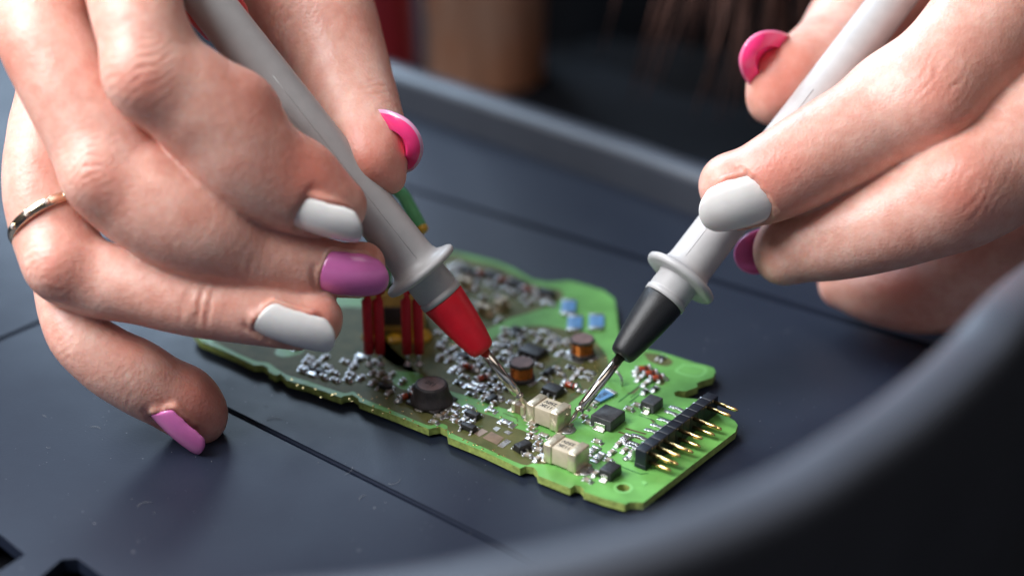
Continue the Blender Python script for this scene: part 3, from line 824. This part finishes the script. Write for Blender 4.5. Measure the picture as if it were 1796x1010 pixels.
fill([rounded(pxs([(1128, 618), (1160, 622), (1180, 634), (1168, 642), (1140, 634)]), 5)], 0.006, 0.03, [M['olive']], 'lacquer_patch', board)
# pale rectangle with a printed block at the far right corner
fill([rounded(pxs([(1198, 638), (1240, 646), (1226, 662), (1184, 652)]), 4), rounded(pxs([(1200, 641), (1234, 647), (1223, 659), (1190, 651)]), 4)], 0.006, 0.03, [M['silk']], 'printed_frame', board)

CH = {}
def chip_mesh(L, W, H, body, end=None, ef=0.22, fillet=True):
    k = (L, W, H, body, end, ef, fillet)
    if k in CH: return CH[k]
    mb = MB()
    el = L * ef
    mb.box((0, 0, H / 2 + 0.04), (L - 2 * el, W, H), 0, 0.06)
    for s in (-1, 1):
        mb.box((s * (L / 2 - el / 2), 0, H / 2 + 0.05), (el, W * 1.03, H * 1.04), 1, 0.07)
        if fillet:
            mb.box((s * (L / 2 + el * 0.25), 0, 0.06), (el * 1.9, W * 1.2, 0.12), 1, 0.04)
    CH[k] = mb.mesh('chip', [M[body], M[end or 'solder']])
    return CH[k]

def put(name, me, px, py, rz=0.0, z=0.0):
    return obj(name, me, board, pl(px, py, z), ANG + rz)

def ic_mesh(L, W, H, pins, plen=0.8, body='epoxy', pw=0.4, sides=(-1, 1)):
    k = ('ic', L, W, H, pins, plen, body, pw, sides)
    if k in CH: return CH[k]
    mb = MB()
    mb.box((0, 0, H * 0.55 + 0.1), (L, W, H * 0.9), 0, 0.12, top=0.93)
    for s in sides:
        n = pins if s > 0 or isinstance(pins, int) else pins
        for i in range(n):
            x = (i - (n - 1) / 2) * (L * 0.8 / max(n - 1, 1)) if n > 1 else 0
            y0 = s * W / 2
            pts = [(x, y0 - s * 0.1, H * 0.5), (x, y0 + s * plen * 0.35, H * 0.48), (x, y0 + s * plen * 0.55, 0.12), (x, y0 + s * plen, 0.08)]
            for a, b in zip(pts[:-1], pts[1:]):
                c = [(p + q) / 2 for p, q in zip(a, b)]
                mb.box(c, (pw, max(abs(b[1] - a[1]), 0.14) + 0.06, max(abs(b[2] - a[2]), 0.14) + 0.05), 1)
            mb.lathe([(pw * 0.9, 0), (pw * 0.75, 0.12), (pw * 0.2, 0.28)], (x, y0 + s * plen * 0.9, 0.01), (0, 0, 1), 8, 1)
    CH[k] = mb.mesh('ic', [M[body], M['solder']])
    return CH[k]

# --- the two big ceramic capacitors
def film_cap(name, px, py, L, W, H, text, rz=0.0):
    root_loc = pl(px, py)
    mb = MB()
    e = L * 0.27
    mb.box((0, 0, H / 2 + 0.35), (L - 0.3, W, H - 0.1), 0, 0.22)
    o = mb.build(name, [M['ceramic']], board, root_loc, ANG + rz)
    for s in (-1, 1):
        q = MB()
        q.box((s * (L / 2 - e / 2 + 0.12), 0, H / 2 + 0.40), (e, W + 0.4, H + 0.34), 0, 0.32)
        q.box((s * (L / 2 + 0.15), 0, 0.14), (1.3, W + 0.2, 0.2), 0, 0.06)
        t = obj('terminal', q.mesh('terminal', [M['cap_end']]), None, root_loc, ANG + rz)
        t.parent = o; t.matrix_parent_inverse = Matrix.Identity(4); t.location = (0, 0, 0); t.rotation_euler = (0, 0, 0)
        q = MB(); q.lathe([(W * 0.42, 0), (W * 0.36, 0.15), (W * 0.1, 0.4)], (s * (L / 2 + 0.7), 0, 0.02), (0, 0, 1), 14)
        t = obj('solder_joint', q.mesh('solder_joint', [M['solder']]), None)
        t.parent = o; t.matrix_parent_inverse = Matrix.Identity(4); t.location = (0, 0, 0)
    for i, w in enumerate(text):
        t = text_mesh(w, 1.35, M['ink'])
        t = obj('printed_text', t, None); t.parent = o; t.matrix_parent_inverse = Matrix.Identity(4)
        t.location = Vector((0, (-0.75 + 1.5 * i), H + 0.325)) * MM; t.rotation_euler = (0, 0, math.pi)
    return o

def text_mesh(s, size, matl, depth=0.01):
    cu = bpy.data.curves.new('lettering', 'FONT'); cu.body = s; cu.size = size * MM; cu.align_x = 'CENTER'; cu.align_y = 'CENTER'; cu.extrude = depth * MM
    cu.offset = 0.03 * MM
    o = bpy.data.objects.new('lettering', cu); SC.collection.objects.link(o)
    me = bpy.data.meshes.new_from_object(o.evaluated_get(bpy.context.evaluated_depsgraph_get()))
    bpy.data.objects.remove(o); bpy.data.curves.remove(cu)
    me.materials.clear(); me.materials.append(matl)
    return me

film_cap('capacitor', 962, 741, 7.6, 4.6, 3.9, ['112K', '250V'])
film_cap('capacitor', 993, 812, 7.4, 4.6, 3.9, ['112K', '250V'])

# --- large shielded inductor
def shielded_inductor():
    c = pl(757, 706)
    mb = MB()
    mb.lathe([(4.3, 0.35), (4.45, 0.6), (4.4, 1.1), (4.1, 1.6), (3.75, 2.4), (3.55, 3.3), (3.45, 4.2), (3.3, 4.48), (3.1, 4.52)], (0, 0, 0), (0, 0, 1), 48)
    mb.box((0, 0, 0.45), (8.0, 7.6, 0.6), 0, 0.25)
    o = mb.build('shielded_inductor', [M['ferrite']], board, c, ANG)
    def sub(name, me, loc=(0, 0, 0), rz=0):
        t = obj(name, me, None); t.parent = o; t.matrix_parent_inverse = Matrix.Identity(4); t.location = Vector(loc) * MM; t.rotation_euler = (0, 0, rz)
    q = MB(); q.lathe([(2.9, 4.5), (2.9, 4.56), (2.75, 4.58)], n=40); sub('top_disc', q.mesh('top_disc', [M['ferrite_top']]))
    q = MB(); q.lathe([(3.05, 4.48), (3.0, 4.62), (2.86, 4.62), (2.82, 4.48)], n=40, caps=False); sub('rim', q.mesh('rim', [M['ferrite']]))
    sub('embossed_text', text_mesh('150', 1.7, M['ferrite'], 0.04), (0, 0, 4.6), math.pi)
    for s in (-1, 1):
        q = MB(); q.box((s * 4.3, 0, 0.3), (1.0, 2.4, 0.4), 0, 0.1); q.box((0, s * 4.2, 0.3), (2.2, 0.9, 0.4), 0, 0.1); sub('terminal', q.mesh('terminal', [M['tin']]))
shielded_inductor()

# --- two wire-wound drum inductors
def drum_inductor(px, py, r=2.75):
    o = None
    mb = MB(); mb.lathe([(r * 1.02, 0.25), (r * 1.05, 0.4), (r * 1.05, 1.0), (r * 0.98, 1.15)], n=8, smooth=False)
    o = mb.build('drum_inductor', [M['ferrite']], board, pl(px, py), ANG)
    def sub(name, me):
        t = obj(name, me, None); t.parent = o; t.matrix_parent_inverse = Matrix.Identity(4)
    prof = []
    for i in range(11):
        z = 1.15 + i * 0.23; prof += [(r * 0.84, z), (r * 0.89, z + 0.08), (r * 0.89, z + 0.15), (r * 0.84, z + 0.23)]
    q = MB(); q.lathe(prof, n=36); sub('copper_coil', q.mesh('copper_coil', [M['copper']]))
    q = MB(); q.lathe([(r * 0.95, 3.66), (r, 3.72), (r, 4.25), (r * 0.93, 4.4)], n=8, smooth=False); sub('top_flange', q.mesh('top_flange', [M['ferrite']]))
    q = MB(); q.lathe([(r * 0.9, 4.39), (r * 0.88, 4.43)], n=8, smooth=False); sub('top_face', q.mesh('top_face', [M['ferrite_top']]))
    for s in (-1, 1):
        q = MB(); q.box((s * r * 1.02, 0, 0.2), (1.3, 2.6, 0.3), 0, 0.1); sub('terminal', q.mesh('terminal', [M['solder']]))
drum_inductor(915, 666); drum_inductor(1021, 624)

# --- black packages
def diode_pkg(px, py, L, W, H, rz=0.0, body='epoxy_dusty'):
    mb = MB(); mb.box((0, 0, H / 2 + 0.15), (L, W, H), 0, 0.14, top=0.95)
    o = mb.build('diode', [M[body]], board, pl(px, py), ANG + rz)
    for s in (-1, 1):
        q = MB()
        q.box((0, s * (W / 2 + 0.12), H * 0.32), (L * 0.5, 0.22, H * 0.62), 0, 0.05)
        q.box((0, s * (W / 2 + 0.5), 0.14), (L * 0.52, 1.0, 0.22), 0, 0.08)
        t = obj('lead', q.mesh('lead', [M['tin']]), None); t.parent = o; t.matrix_parent_inverse = Matrix.Identity(4)
diode_pkg(1066, 742, 5.0, 5.6, 2.3)
diode_pkg(1143, 716, 3.2, 3.9, 2.0)
diode_pkg(1070, 834, 2.9, 3.9, 1.9, body='epoxy')
for px, py, L, W, H, pins, rz in ((970, 690, 4.0, 3.2, 1.5, 3, 0), (934, 622, 5.6, 4.2, 1.4, 4, 0.0), (917, 789, 3.4, 2.0, 1.5, 3, math.pi / 2 - 0.25), (829, 732, 3.3, 1.6, 1.2, 2, 0), (822, 754, 3.3, 1.5, 1.2, 2, 0), (862, 704, 2.9, 1.5, 1.1, 2, math.pi / 2),
                                    (963, 656, 2.8, 1.4, 1.1, 2, math.pi / 2), (812, 628, 2.6, 1.5, 1.1, 2, 0), (676, 682, 3.2, 1.4, 1.1, 2, 0), (906, 582, 2.4, 1.5, 1.1, 2, 0), (870, 650, 2.4, 1.3, 1.0, 2, 0), (562, 655, 2.0, 1.4, 1.0, 2, 0), (548, 650, 1.6, 1.0, 0.8, 2, 0),
                                    (866, 488, 4.2, 2.0, 1.4, 3, 0), (908, 502, 4.2, 2.0, 1.4, 3, 0), (958, 519, 4.2, 2.0, 1.4, 3, 0), (820, 480, 3.8, 2.0, 1.4, 3, 0), (1160, 629, 1.4, 0.9, 0.6, 2, 0)):
    put('black_package', ic_mesh(L, W, H, pins), px, py, rz)

# --- axial glass diodes, red
def glass_diode(px, py, rz):
    mb = MB()
    mb.lathe([(0.62, -1.75), (0.75, -1.65), (0.75, -1.15), (0.66, -1.1)], (0, 0, 0.78), (1, 0, 0), 16, 1)
    mb.lathe([(0.62, -1.1), (0.68, -0.9), (0.66, 0), (0.68, 0.9), (0.62, 1.1)], (0, 0, 0.78), (1, 0, 0), 16, 0)
    mb.lathe([(0.69, 0.25), (0.70, 0.3), (0.70, 0.7), (0.69, 0.75)], (0, 0, 0.78), (1, 0, 0), 16, 2)
    mb.lathe([(0.66, 1.1), (0.75, 1.15), (0.75, 1.65), (0.62, 1.75)], (0, 0, 0.78), (1, 0, 0), 16, 1)
    for s in (-1, 1): mb.lathe([(0.85, 0), (0.6, 0.3), (0.2, 0.7)], (s * 1.95, 0, 0.01), (0, 0, 1), 10, 1)
    if 'gd' not in CH: CH['gd'] = mb.mesh('glass_diode', [M['glass_red'], M['solder'], M['epoxy']])
    put('glass_diode', CH['gd'], px, py, rz)
for px, py, rz in ((712, 700, 1.2), (845, 668, 1.2), (822, 648, 0.2), (1001, 681, 0.1), (1128, 652, 0.9), (1140, 660, 0.9), (1152, 668, 0.9), (884, 496, 0.3), (926, 512, 0.3), (846, 484, 0.3)):
    glass_diode(px, py, rz)

# --- blue resistors
def blue_res(px, py, L, W, rz, text=None):
    mb = MB(); mb.box((0, 0, 0.35), (L * 0.72, W, 0.55), 0, 0.06)
    o = mb.build('blue_resistor', [M['blue']], board, pl(px, py), ANG + rz)
    for s in (-1, 1):
        q = MB(); q.box((s * L * 0.43, 0, 0.34), (L * 0.15, W, 0.58), 0, 0.06)
        t = obj('terminal', q.mesh('terminal', [M['tin']]), None); t.parent = o; t.matrix_parent_inverse = Matrix.Identity(4)
    if text:
        t = obj('printed_text', text_mesh(text, 1.5, M['ink']), None); t.parent = o; t.matrix_parent_inverse = Matrix.Identity(4); t.location = (0, 0, 0.64 * MM); t.rotation_euler = (0, 0, math.pi)
blue_res(1056, 697, 6.2, 3.0, math.pi / 2 - 0.18, '3R30')
for px, py in ((997, 541), (1008, 569), (1046, 567)): blue_res(px, py, 7.4, 3.3, math.radians(122))

# --- pin header with gold pins and bent solder leads
def pin_header():
    p0, p1 = pl(1122, 822), pl(1249, 722)
    d = unit(p1 - p0); L = float(np.linalg.norm(p1 - p0)); n = 10; st = L / n
    q = np.array([d[1], -d[0], 0])              # outward, toward the board's right edge
    rz = math.atan2(d[1], d[0])
    root = None
    mb = MB(); mb.box((L / 2, 0, 0.55), (L, 2.6, 0.9), 0, 0.1)
    root = mb.build('pin_header', [M['header']], board, p0, rz)
    def sub(name, me, loc=(0, 0, 0)):
        t = obj(name, me, None); t.parent = root; t.matrix_parent_inverse = Matrix.Identity(4); t.location = Vector(loc) * MM
    b = MB(); b.box((0, 0, 2.5), (st - 0.07, 2.5, 3.6), 0, 0.16); seg = b.mesh('housing_segment', [M['header']])
    b = MB(); b.tube([(0, -1.2, 0), (0, -6.0, 0), (0, -6.6, 0)], [0.42, 0.42, 0.2], 8); pin = b.mesh('pin', [M['gold']])
    b = MB(); b.tube([(0, 1.2, 0), (0, 2.0, 0.0), (0, 2.4, -0.5), (0, 2.6, -2.4), (0, 2.9, -2.75), (0, 4.2, -2.8)], 0.34, 8)
    b.lathe([(0.8, 0), (0.5, 0.2), (0.2, 0.5)], (0, 4.0, -3.05), (0, 0, 1), 10)
    lead = b.mesh('solder_lead', [M['solder']])
    up = {0, 1, 2, 4, 6, 8, 9}; low = {0, 1, 3, 4, 6, 7}
    for i in range(n):
        x = (i + 0.5) * st
        sub('housing_segment', seg, (x, 0, 0))
        if i in up: sub('pin', pin, (x, 0, 3.35))
        if i in low: sub('pin', pin, (x, 0.4, 1.35))
        if i % 3 != 2 or i > 6: sub('solder_lead', lead, (x, 0, 3.1))
pin_header()

# --- transformer with yellow tape and red sleeved leads, tucked behind the red probe
tr = pl(690, 592)
mb = MB(); mb.box((0, 0, 5.2), (13.5, 10, 10), 0, 0.8)
tro = mb.build('transformer', [M['yellow']], board, tr + np.array([0, 6.5, 0]), ANG + 0.62)
def tsub(name, me, loc=(0, 0, 0)):
    t = obj(name, me, None); t.parent = tro; t.matrix_parent_inverse = Matrix.Identity(4); t.location = Vector(loc) * MM
b = MB(); b.box((0, 0, 4.6), (4.2, 11.4, 4.6), 0, 0.4); b.box((0, 1.5, 10.6), (6, 9, 1.8), 0, 0.4); tsub('ferrite_core', b.mesh('ferrite_core', [M['ferrite']]))
b = MB(); b.lathe([(3.2, 0.0), (3.0, 0.8), (2.0, 1.6), (0.3, 2.0)], (5.5, -6.5, 0), (0, 0, 1), 18); b.lathe([(2.6, 0.0), (2.3, 0.7), (1.5, 1.2), (0.3, 1.5)], (-4.5, -6.5, 0), (0, 0, 1), 18); b.lathe([(2.0, 0.0), (1.8, 0.7), (1.0, 1.2), (0.3, 1.4)], (0.5, -7.5, 0), (0, 0, 1), 18)
tsub('glue_blob', b.mesh('glue_blob', [M['yellow_glue']]))
for px in (648, 667, 715, 735):
    foot = pl(px, 640)
    b = MB(); top = foot + np.array([0, 0, 15.5])
    b.tube([foot + np.array([0, 0, 3.0]), foot + np.array([0.05, 0, 7]), top, top + np.array([0.3, 1.2, 1.6]), top + np.array([0.5, 4.5, 2.6])], [1.10, 1.14, 1.14, 1.14, 1.10], 16)
    o = b.build('red_sleeve', [M['red_tube']], board)
    b = MB(); b.tube([foot, foot + np.array([0, 0, 3.4])], 0.38, 8); b.lathe([(1.0, 0), (0.7, 0.3), (0.4, 1.0)], foot, (0, 0, 1), 12)
    t = b.build('wire_lead', [M['solder']], None); t.parent = o; t.matrix_parent_inverse = Matrix.Identity(4)
# green sleeved wire arching behind the probe, yellow end
gp = spline([pl(668, 600) + np.array([0, 6, 8]), pl(668, 600) + np.array([2, 8, 20]), at(672, 330, 372), at(702, 338, 368), at(722, 370, 366), at(738, 400, 365)], 6)
b = MB(); b.tube(list(gp), 1.45, 14); go = b.build('green_wire', [M['green_tube']], board)
b = MB(); e = gp[-1]; dv = unit(gp[-1] - gp[-3]); b.tube([e - dv * 0.2, e + dv * 0.9, e + dv * 1.3], [1.5, 1.4, 0.8], 14); t = b.build('wire_end', [M['yellow_glue']], None); t.parent = go; t.matrix_parent_inverse = Matrix.Identity(4)

# --- pads, a wire loop and small chips
for (pts, m) in (([(831, 760), (846, 752), (856, 757), (841, 766)], 'copper_pad'), ([(846, 768), (862, 757), (884, 768), (872, 780)], 'cap_brown'), ([(872, 782), (888, 770), (897, 774), (882, 786)], 'pad'), ([(864, 752), (870, 748), (878, 751), (871, 757)], 'pad'), ([(883, 758), (890, 755), (899, 758), (892, 763)], 'pad'),
                 ([(985, 626), (1000, 618), (1032, 630), (1018, 640)], 'pad'), ([(1124, 846), (1130, 843), (1136, 847), (1129, 852)], 'silk')):
    fill([pxs(pts)], 0.03, 0.10, [M[m]], 'solder_pad', board)
for lp in ([(1102, 692), (1112, 690), (1124, 678), (1121, 676), (1109, 687), (1100, 689)], [(1160, 676), (1166, 672), (1165, 662), (1161, 662), (1162, 671), (1157, 674)], [(1096, 752), (1132, 762), (1134, 760), (1098, 750)], [(1084, 758), (1126, 772), (1128, 770), (1086, 756)], [(1140, 735), (1146, 742), (1149, 740), (1143, 734)]):
    fill([pxs(lp)], 0.006, 0.03, [M['trace']], 'copper_trace', board)
b = MB(); c = pl(1078, 672); b.tube([c + 2.0 * (AD * math.cos(a) * 0.9 + np.array([0, 0, 1]) * (math.sin(a) * 1.2 + 0.3)) for a in np.linspace(-0.15, math.pi + 0.15, 14)], 0.32, 8); b.build('wire_loop', [M['solder']], board)

small = [  # (px, py, kind, rotation) hand placed
 (915, 722, 'B', 0), (875, 700, 'T', 0), (890, 704, 'T', 0), (838, 676, 'L', 0.2), (826, 681, 'L', 0.2), (848, 688, 'K', 0), (834, 690, 'K', 0), (843, 691, 'K', .8), (858, 680, 'K', 0), (872, 681, 'C', 0), (870, 686, 'C', 0), (886, 688, 'K', 0),
 (800, 712, 'R', 0.0), (808, 716, 'R', 0.0), (815, 718, 'R', 0), (795, 722, 'R', 0), (803, 724, 'R', 0), (786, 726, 'C', 0), (790, 732, 'C', .8), (770, 732, 'T', 0), (768, 738, 'T', 0), (805, 742, 'C', 0), (797, 737, 'R', 1.57), (818, 740, 'R', 1.57),
 (891, 744, 'L', 0), (934, 756, 'C', 0), (930, 765, 'C', .8), (942, 770, 'T', 0), (950, 776, 'C', 0), (952, 766, 'R', 0), (945, 790, 'T', 0), (925, 800, 'T', 0), (940, 806, 'T', 1.57), (932, 745, 'T', 0),
 (655, 655, 'T', 1.57), (668, 655, 'T', 1.57), (680, 655, 'T', 1.57), (640, 660, 'T', 1.57), (654, 672, 'T', 1.57), (683, 690, 'T', 1.57), (622, 660, 'T', 0), (610, 668, 'C', 0),
 (545, 630, 'T', 0), (555, 640, 'T', 1.57), (565, 632, 'T', 1.57), (575, 645, 'T', 0), (585, 655, 'T', 0), (570, 662, 'C', 0), (540, 643, 'T', 0), (532, 640, 'T', 0), (580, 664, 'T', 0), (548, 658, 'R', 0), (530, 652, 'C', 0),
 (1006, 662, 'T', 1.57), (1012, 655, 'T', 1.57), (1020, 660, 'R', 0), (1000, 668, 'T', 0), (1010, 650, 'K', 0), (993, 662, 'T', 0), (1026, 652, 'R', 0), (975, 648, 'T', 0), (985, 645, 'T', 0), (948, 642, 'T', 0), (956, 668, 'T', 0),
 (1034, 690, 'T', 0), (1030, 700, 'T', 1.57), (1036, 712, 'T', 0), (1028, 716, 'T', 0), (1030, 742, 'T', 0), (1022, 738, 'C', 0), (1046, 776, 'T', 0), (1038, 792, 'L', 0.9), (1044, 800, 'L', 0.9), (1058, 806, 'T', 0), (1066, 800, 'T', .9), (1030, 845, 'T', 0), (1040, 838, 'T', 0.8), (1078, 790, 'T', 0.9), (1085, 782, 'T', 0.9), (1093, 775, 'L', 0.9), (1100, 792, 'T', 0.9),
 (1130, 688, 'K', 0.9), (1144, 688, 'K', 0.9), (1117, 658, 'T', 0.9), (1122, 666, 'T', 0.9), (1132, 675, 'T', 0.9), (1160, 668, 'T', .9), (1116, 712, 'T', 0), (1110, 716, 'T', 0),
 (1168, 738, 'P', 0), (1156, 748, 'P', 0), (1145, 757, 'P', 0), (1120, 766, 'P', 0), (1110, 778, 'P', 0), (1100, 786, 'P', 0), (1186, 716, 'P', 0), (1178, 724, 'P', 0)]
# denser clusters in the blurred middle and far areas
hand_set = {(a, b) for a, b, _, _ in small}
rs = np.random.RandomState(11)
big = [(757, 700, 44), (915, 655, 30), (1021, 612, 32), (934, 618, 32), (970, 688, 26), (690, 600, 62), (962, 730, 40), (1008, 566, 16)]
def scatter(poly_lo, poly_hi, n, kinds, dmin):
    got = []
    while len(got) < n and dmin > 0:
        for _ in range(400):
            t = rs.rand(); y_lo = np.interp(t, [0, 1], [poly_lo[1], poly_hi[1]]); x = poly_lo[0] + (poly_hi[0] - poly_lo[0]) * t
            y = y_lo + (rs.rand() - 0.5) * poly_lo[2]
            if any(math.hypot(x - q[0], (y - q[1]) * 1.8) < dmin for q in got + [s[:2] for s in small]): continue
            if any(math.hypot(x - q[0], (y - q[1]) * 1.6) < q[2] for q in big): continue
            got.append((x, y)); break
        else:
            break
    for x, y in got: small.append((x, y, kinds[rs.randint(len(kinds))], (0, 1.57)[rs.randint(2)]))
scatter((770, 610, 70), (870, 690, 50), 24, 'TKTKCRC', 14)
scatter((880, 590, 26), (1040, 612, 44), 22, 'TKTKCTR', 14)
scatter((790, 470, 24), (965, 528, 30), 30, 'TKTTLKC', 13)
scatter((800, 520, 60), (880, 545, 40), 14, 'TKTCB', 14)
scatter((820, 640, 40), (900, 620, 50), 10, 'TKTKR', 14)
scatter((500, 610, 30), (640, 640, 40), 5, 'TKTKR', 17)
scatter((640, 640, 40), (740, 700, 40), 5, 'TKCKRC', 17)
KN = {'T': (('solder_chip', chip_mesh(1.7, 0.9, 0.6, 'chip_grey', 'solder', 0.2))), 'R': ('chip_resistor', chip_mesh(1.9, 1.1, 0.5, 'pad', 'solder', 0.2)), 'C': ('chip_capacitor', chip_mesh(1.5, 0.9, 0.8, 'cap_brown', 'solder', 0.25)),
      'K': ('chip_resistor', chip_mesh(1.7, 1.0, 0.6, 'epoxy', 'solder', 0.2)), 'L': ('chip_resistor', chip_mesh(2.6, 1.4, 0.6, 'pad', 'solder', 0.22)), 'B': ('chip_capacitor', chip_mesh(3.0, 2.0, 2.0, 'cap_brown', 'cap_end', 0.27)), 'P': ('solder_pad', chip_mesh(2.0, 0.8, 0.25, 'solder', 'solder', 0.3))}
SZ = {'T': (2.1, 1.0), 'R': (2.1, 1.1), 'C': (1.7, 0.9), 'K': (1.9, 1.0), 'L': (2.8, 1.4), 'B': (3.0, 2.0), 'P': (2.1, 0.8)}
taken = []
for bx_, by_, br in big:
    p = pl(bx_, by_); taken.append((p @ AD, p @ AN, br * 0.085, br * 0.085))
for px, py, k, rz in small:
    p = pl(px, py); a, b_ = round(p @ AD / 0.55) * 0.55, round(p @ AN / 0.55) * 0.55
    turn = abs(math.sin(rz)) > 0.7; hl, hw_ = SZ[k][0] / 2, SZ[k][1] / 2
    if turn: hl, hw_ = hw_, hl
    for da, db in ((0, 0), (0, 1.1), (0, -1.1), (1.1, 0), (-1.1, 0), (1.65, 1.1), (-1.65, -1.1)):
        if all(abs(a + da - t[0]) > hl + t[2] + 0.12 or abs(b_ + db - t[1]) > hw_ + t[3] + 0.12 for t in taken[len(big) * (k != 'X' and (px, py) in hand_set):]):
            a += da; b_ += db; break
    else:
        continue
    taken.append((a, b_, hl, hw_))
    q = AD * a + AN * b_
    obj(KN[k][0], KN[k][1], board, (q[0], q[1], 0.02), ANG + (math.pi / 2 if turn else 0) + (rs.rand() - 0.5) * 0.06)
BP = np.array(pxs(OUT))
def inside_board(q, m=1.2):
    c = False; n = len(BP)
    for i in range(n):
        a, b = BP[i], BP[(i + 1) % n]
        if (a[1] > q[1]) != (b[1] > q[1]) and q[0] < (b[0] - a[0]) * (q[1] - a[1]) / (b[1] - a[1]) + a[0]: c = not c
        t = np.clip(((q[0] - a[0]) * (b[0] - a[0]) + (q[1] - a[1]) * (b[1] - a[1])) / ((b - a) @ (b - a) + 1e-9), 0, 1)
        if np.hypot(*(a + (b - a) * t - np.asarray(q[:2]))) < m: return False
    return c
# fine tracks between the parts, barely raised
for i in range(34):
    x0, y0 = ((rs.uniform(1000, 1190), rs.uniform(690, 840)), (rs.uniform(760, 1040), rs.uniform(580, 700)), (rs.uniform(600, 900), rs.uniform(650, 780)))[i % 3]
    p = pl(x0, y0); dr = (AD, AN)[rs.randint(2)]; l1 = rs.uniform(3, 9); d2_ = unit(dr + (AN if dr is AD else AD) * rs.choice((-1, 1))); l2 = rs.uniform(1, 3); w_ = 0.11
    pts = [p, p + dr * l1, p + dr * l1 + d2_ * l2]
    n_a = np.array([-dr[1], dr[0], 0]); n_b = np.array([-d2_[1], d2_[0], 0]); n_m = unit(n_a + n_b) * 1.08
    lp = [pts[0] + n_a * w_, pts[1] + n_m * w_, pts[2] + n_b * w_, pts[2] - n_b * w_, pts[1] - n_m * w_, pts[0] - n_a * w_]
    if not all(inside_board(q) for q in lp): continue
    z0 = 0.026 + 0.0015 * i
    fill([[tuple(q[:2]) for q in lp]], z0, z0 + 0.02, [M['dark_green' if i % 3 == 0 else 'trace_light']], 'copper_trace', board)
scatter_done = True
# plated holes: tiny gold dots, too small to tell apart
mb = MB()
for (a, b_, n) in (((500, 668), (740, 742), 14), ((760, 690), (960, 766), 16), ((640, 700), (900, 806), 22), ((820, 700), (1000, 740), 10), ((860, 690), (1040, 640), 16), ((780, 600), (880, 690), 18), ((560, 690), (760, 700), 8), ((1040, 640), (1080, 620), 5), ((960, 690), (1060, 640), 10)):
    for i in range(n):
        t = (i + 0.3 * rs.rand()) / n; x, y = a[0] + (b_[0] - a[0]) * t + rs.normal() * 7, a[1] + (b_[1] - a[1]) * t + rs.normal() * 3
        mb.lathe([(0.24, 0.02), (0.22, 0.055), (0.1, 0.06)], pl(x, y), (0, 0, 1), 8)
setp(mb.build('plated_holes', [M['gold']], board), kind='stuff')

# ------------------------------------------------------------------ dust and fibres lying on the tray
mb = MB()
rs = np.random.RandomState(4)
for i in range(150):
    x, y = rs.uniform(20, 880), rs.uniform(640, 960)
    if i > 90: x, y = rs.uniform(1230, 1480), rs.uniform(560, 790)
    p = pl(x, y, FLOOR_Z + 0.06); r = rs.uniform(0.03, 0.10)
    mb.lathe([(r, 0), (r * 0.9, r * 0.6), (r * 0.2, r)], p, (rs.normal() * 0.3, rs.normal() * 0.3, 1), 6)
for i in range(9):
    x, y = rs.uniform(60, 700), rs.uniform(700, 900); p = pl(x, y, FLOOR_Z + 0.12); a = rs.rand() * 6.28; l = rs.uniform(0.8, 3.2); k = rs.normal() * 1.2
    mb.tube([p + np.array([l * t * math.cos(a + k * t), l * t * math.sin(a + k * t), 0.1 * math.sin(3 * t)]) for t in np.linspace(0, 1, 7)], 0.035, 5)
setp(mb.build('dust', [mat('dust_grey', (0.25, 0.25, 0.26), 0.9)]), 'pale specks of dust and short fibres scattered over the black tray', 'dust', kind='stuff')
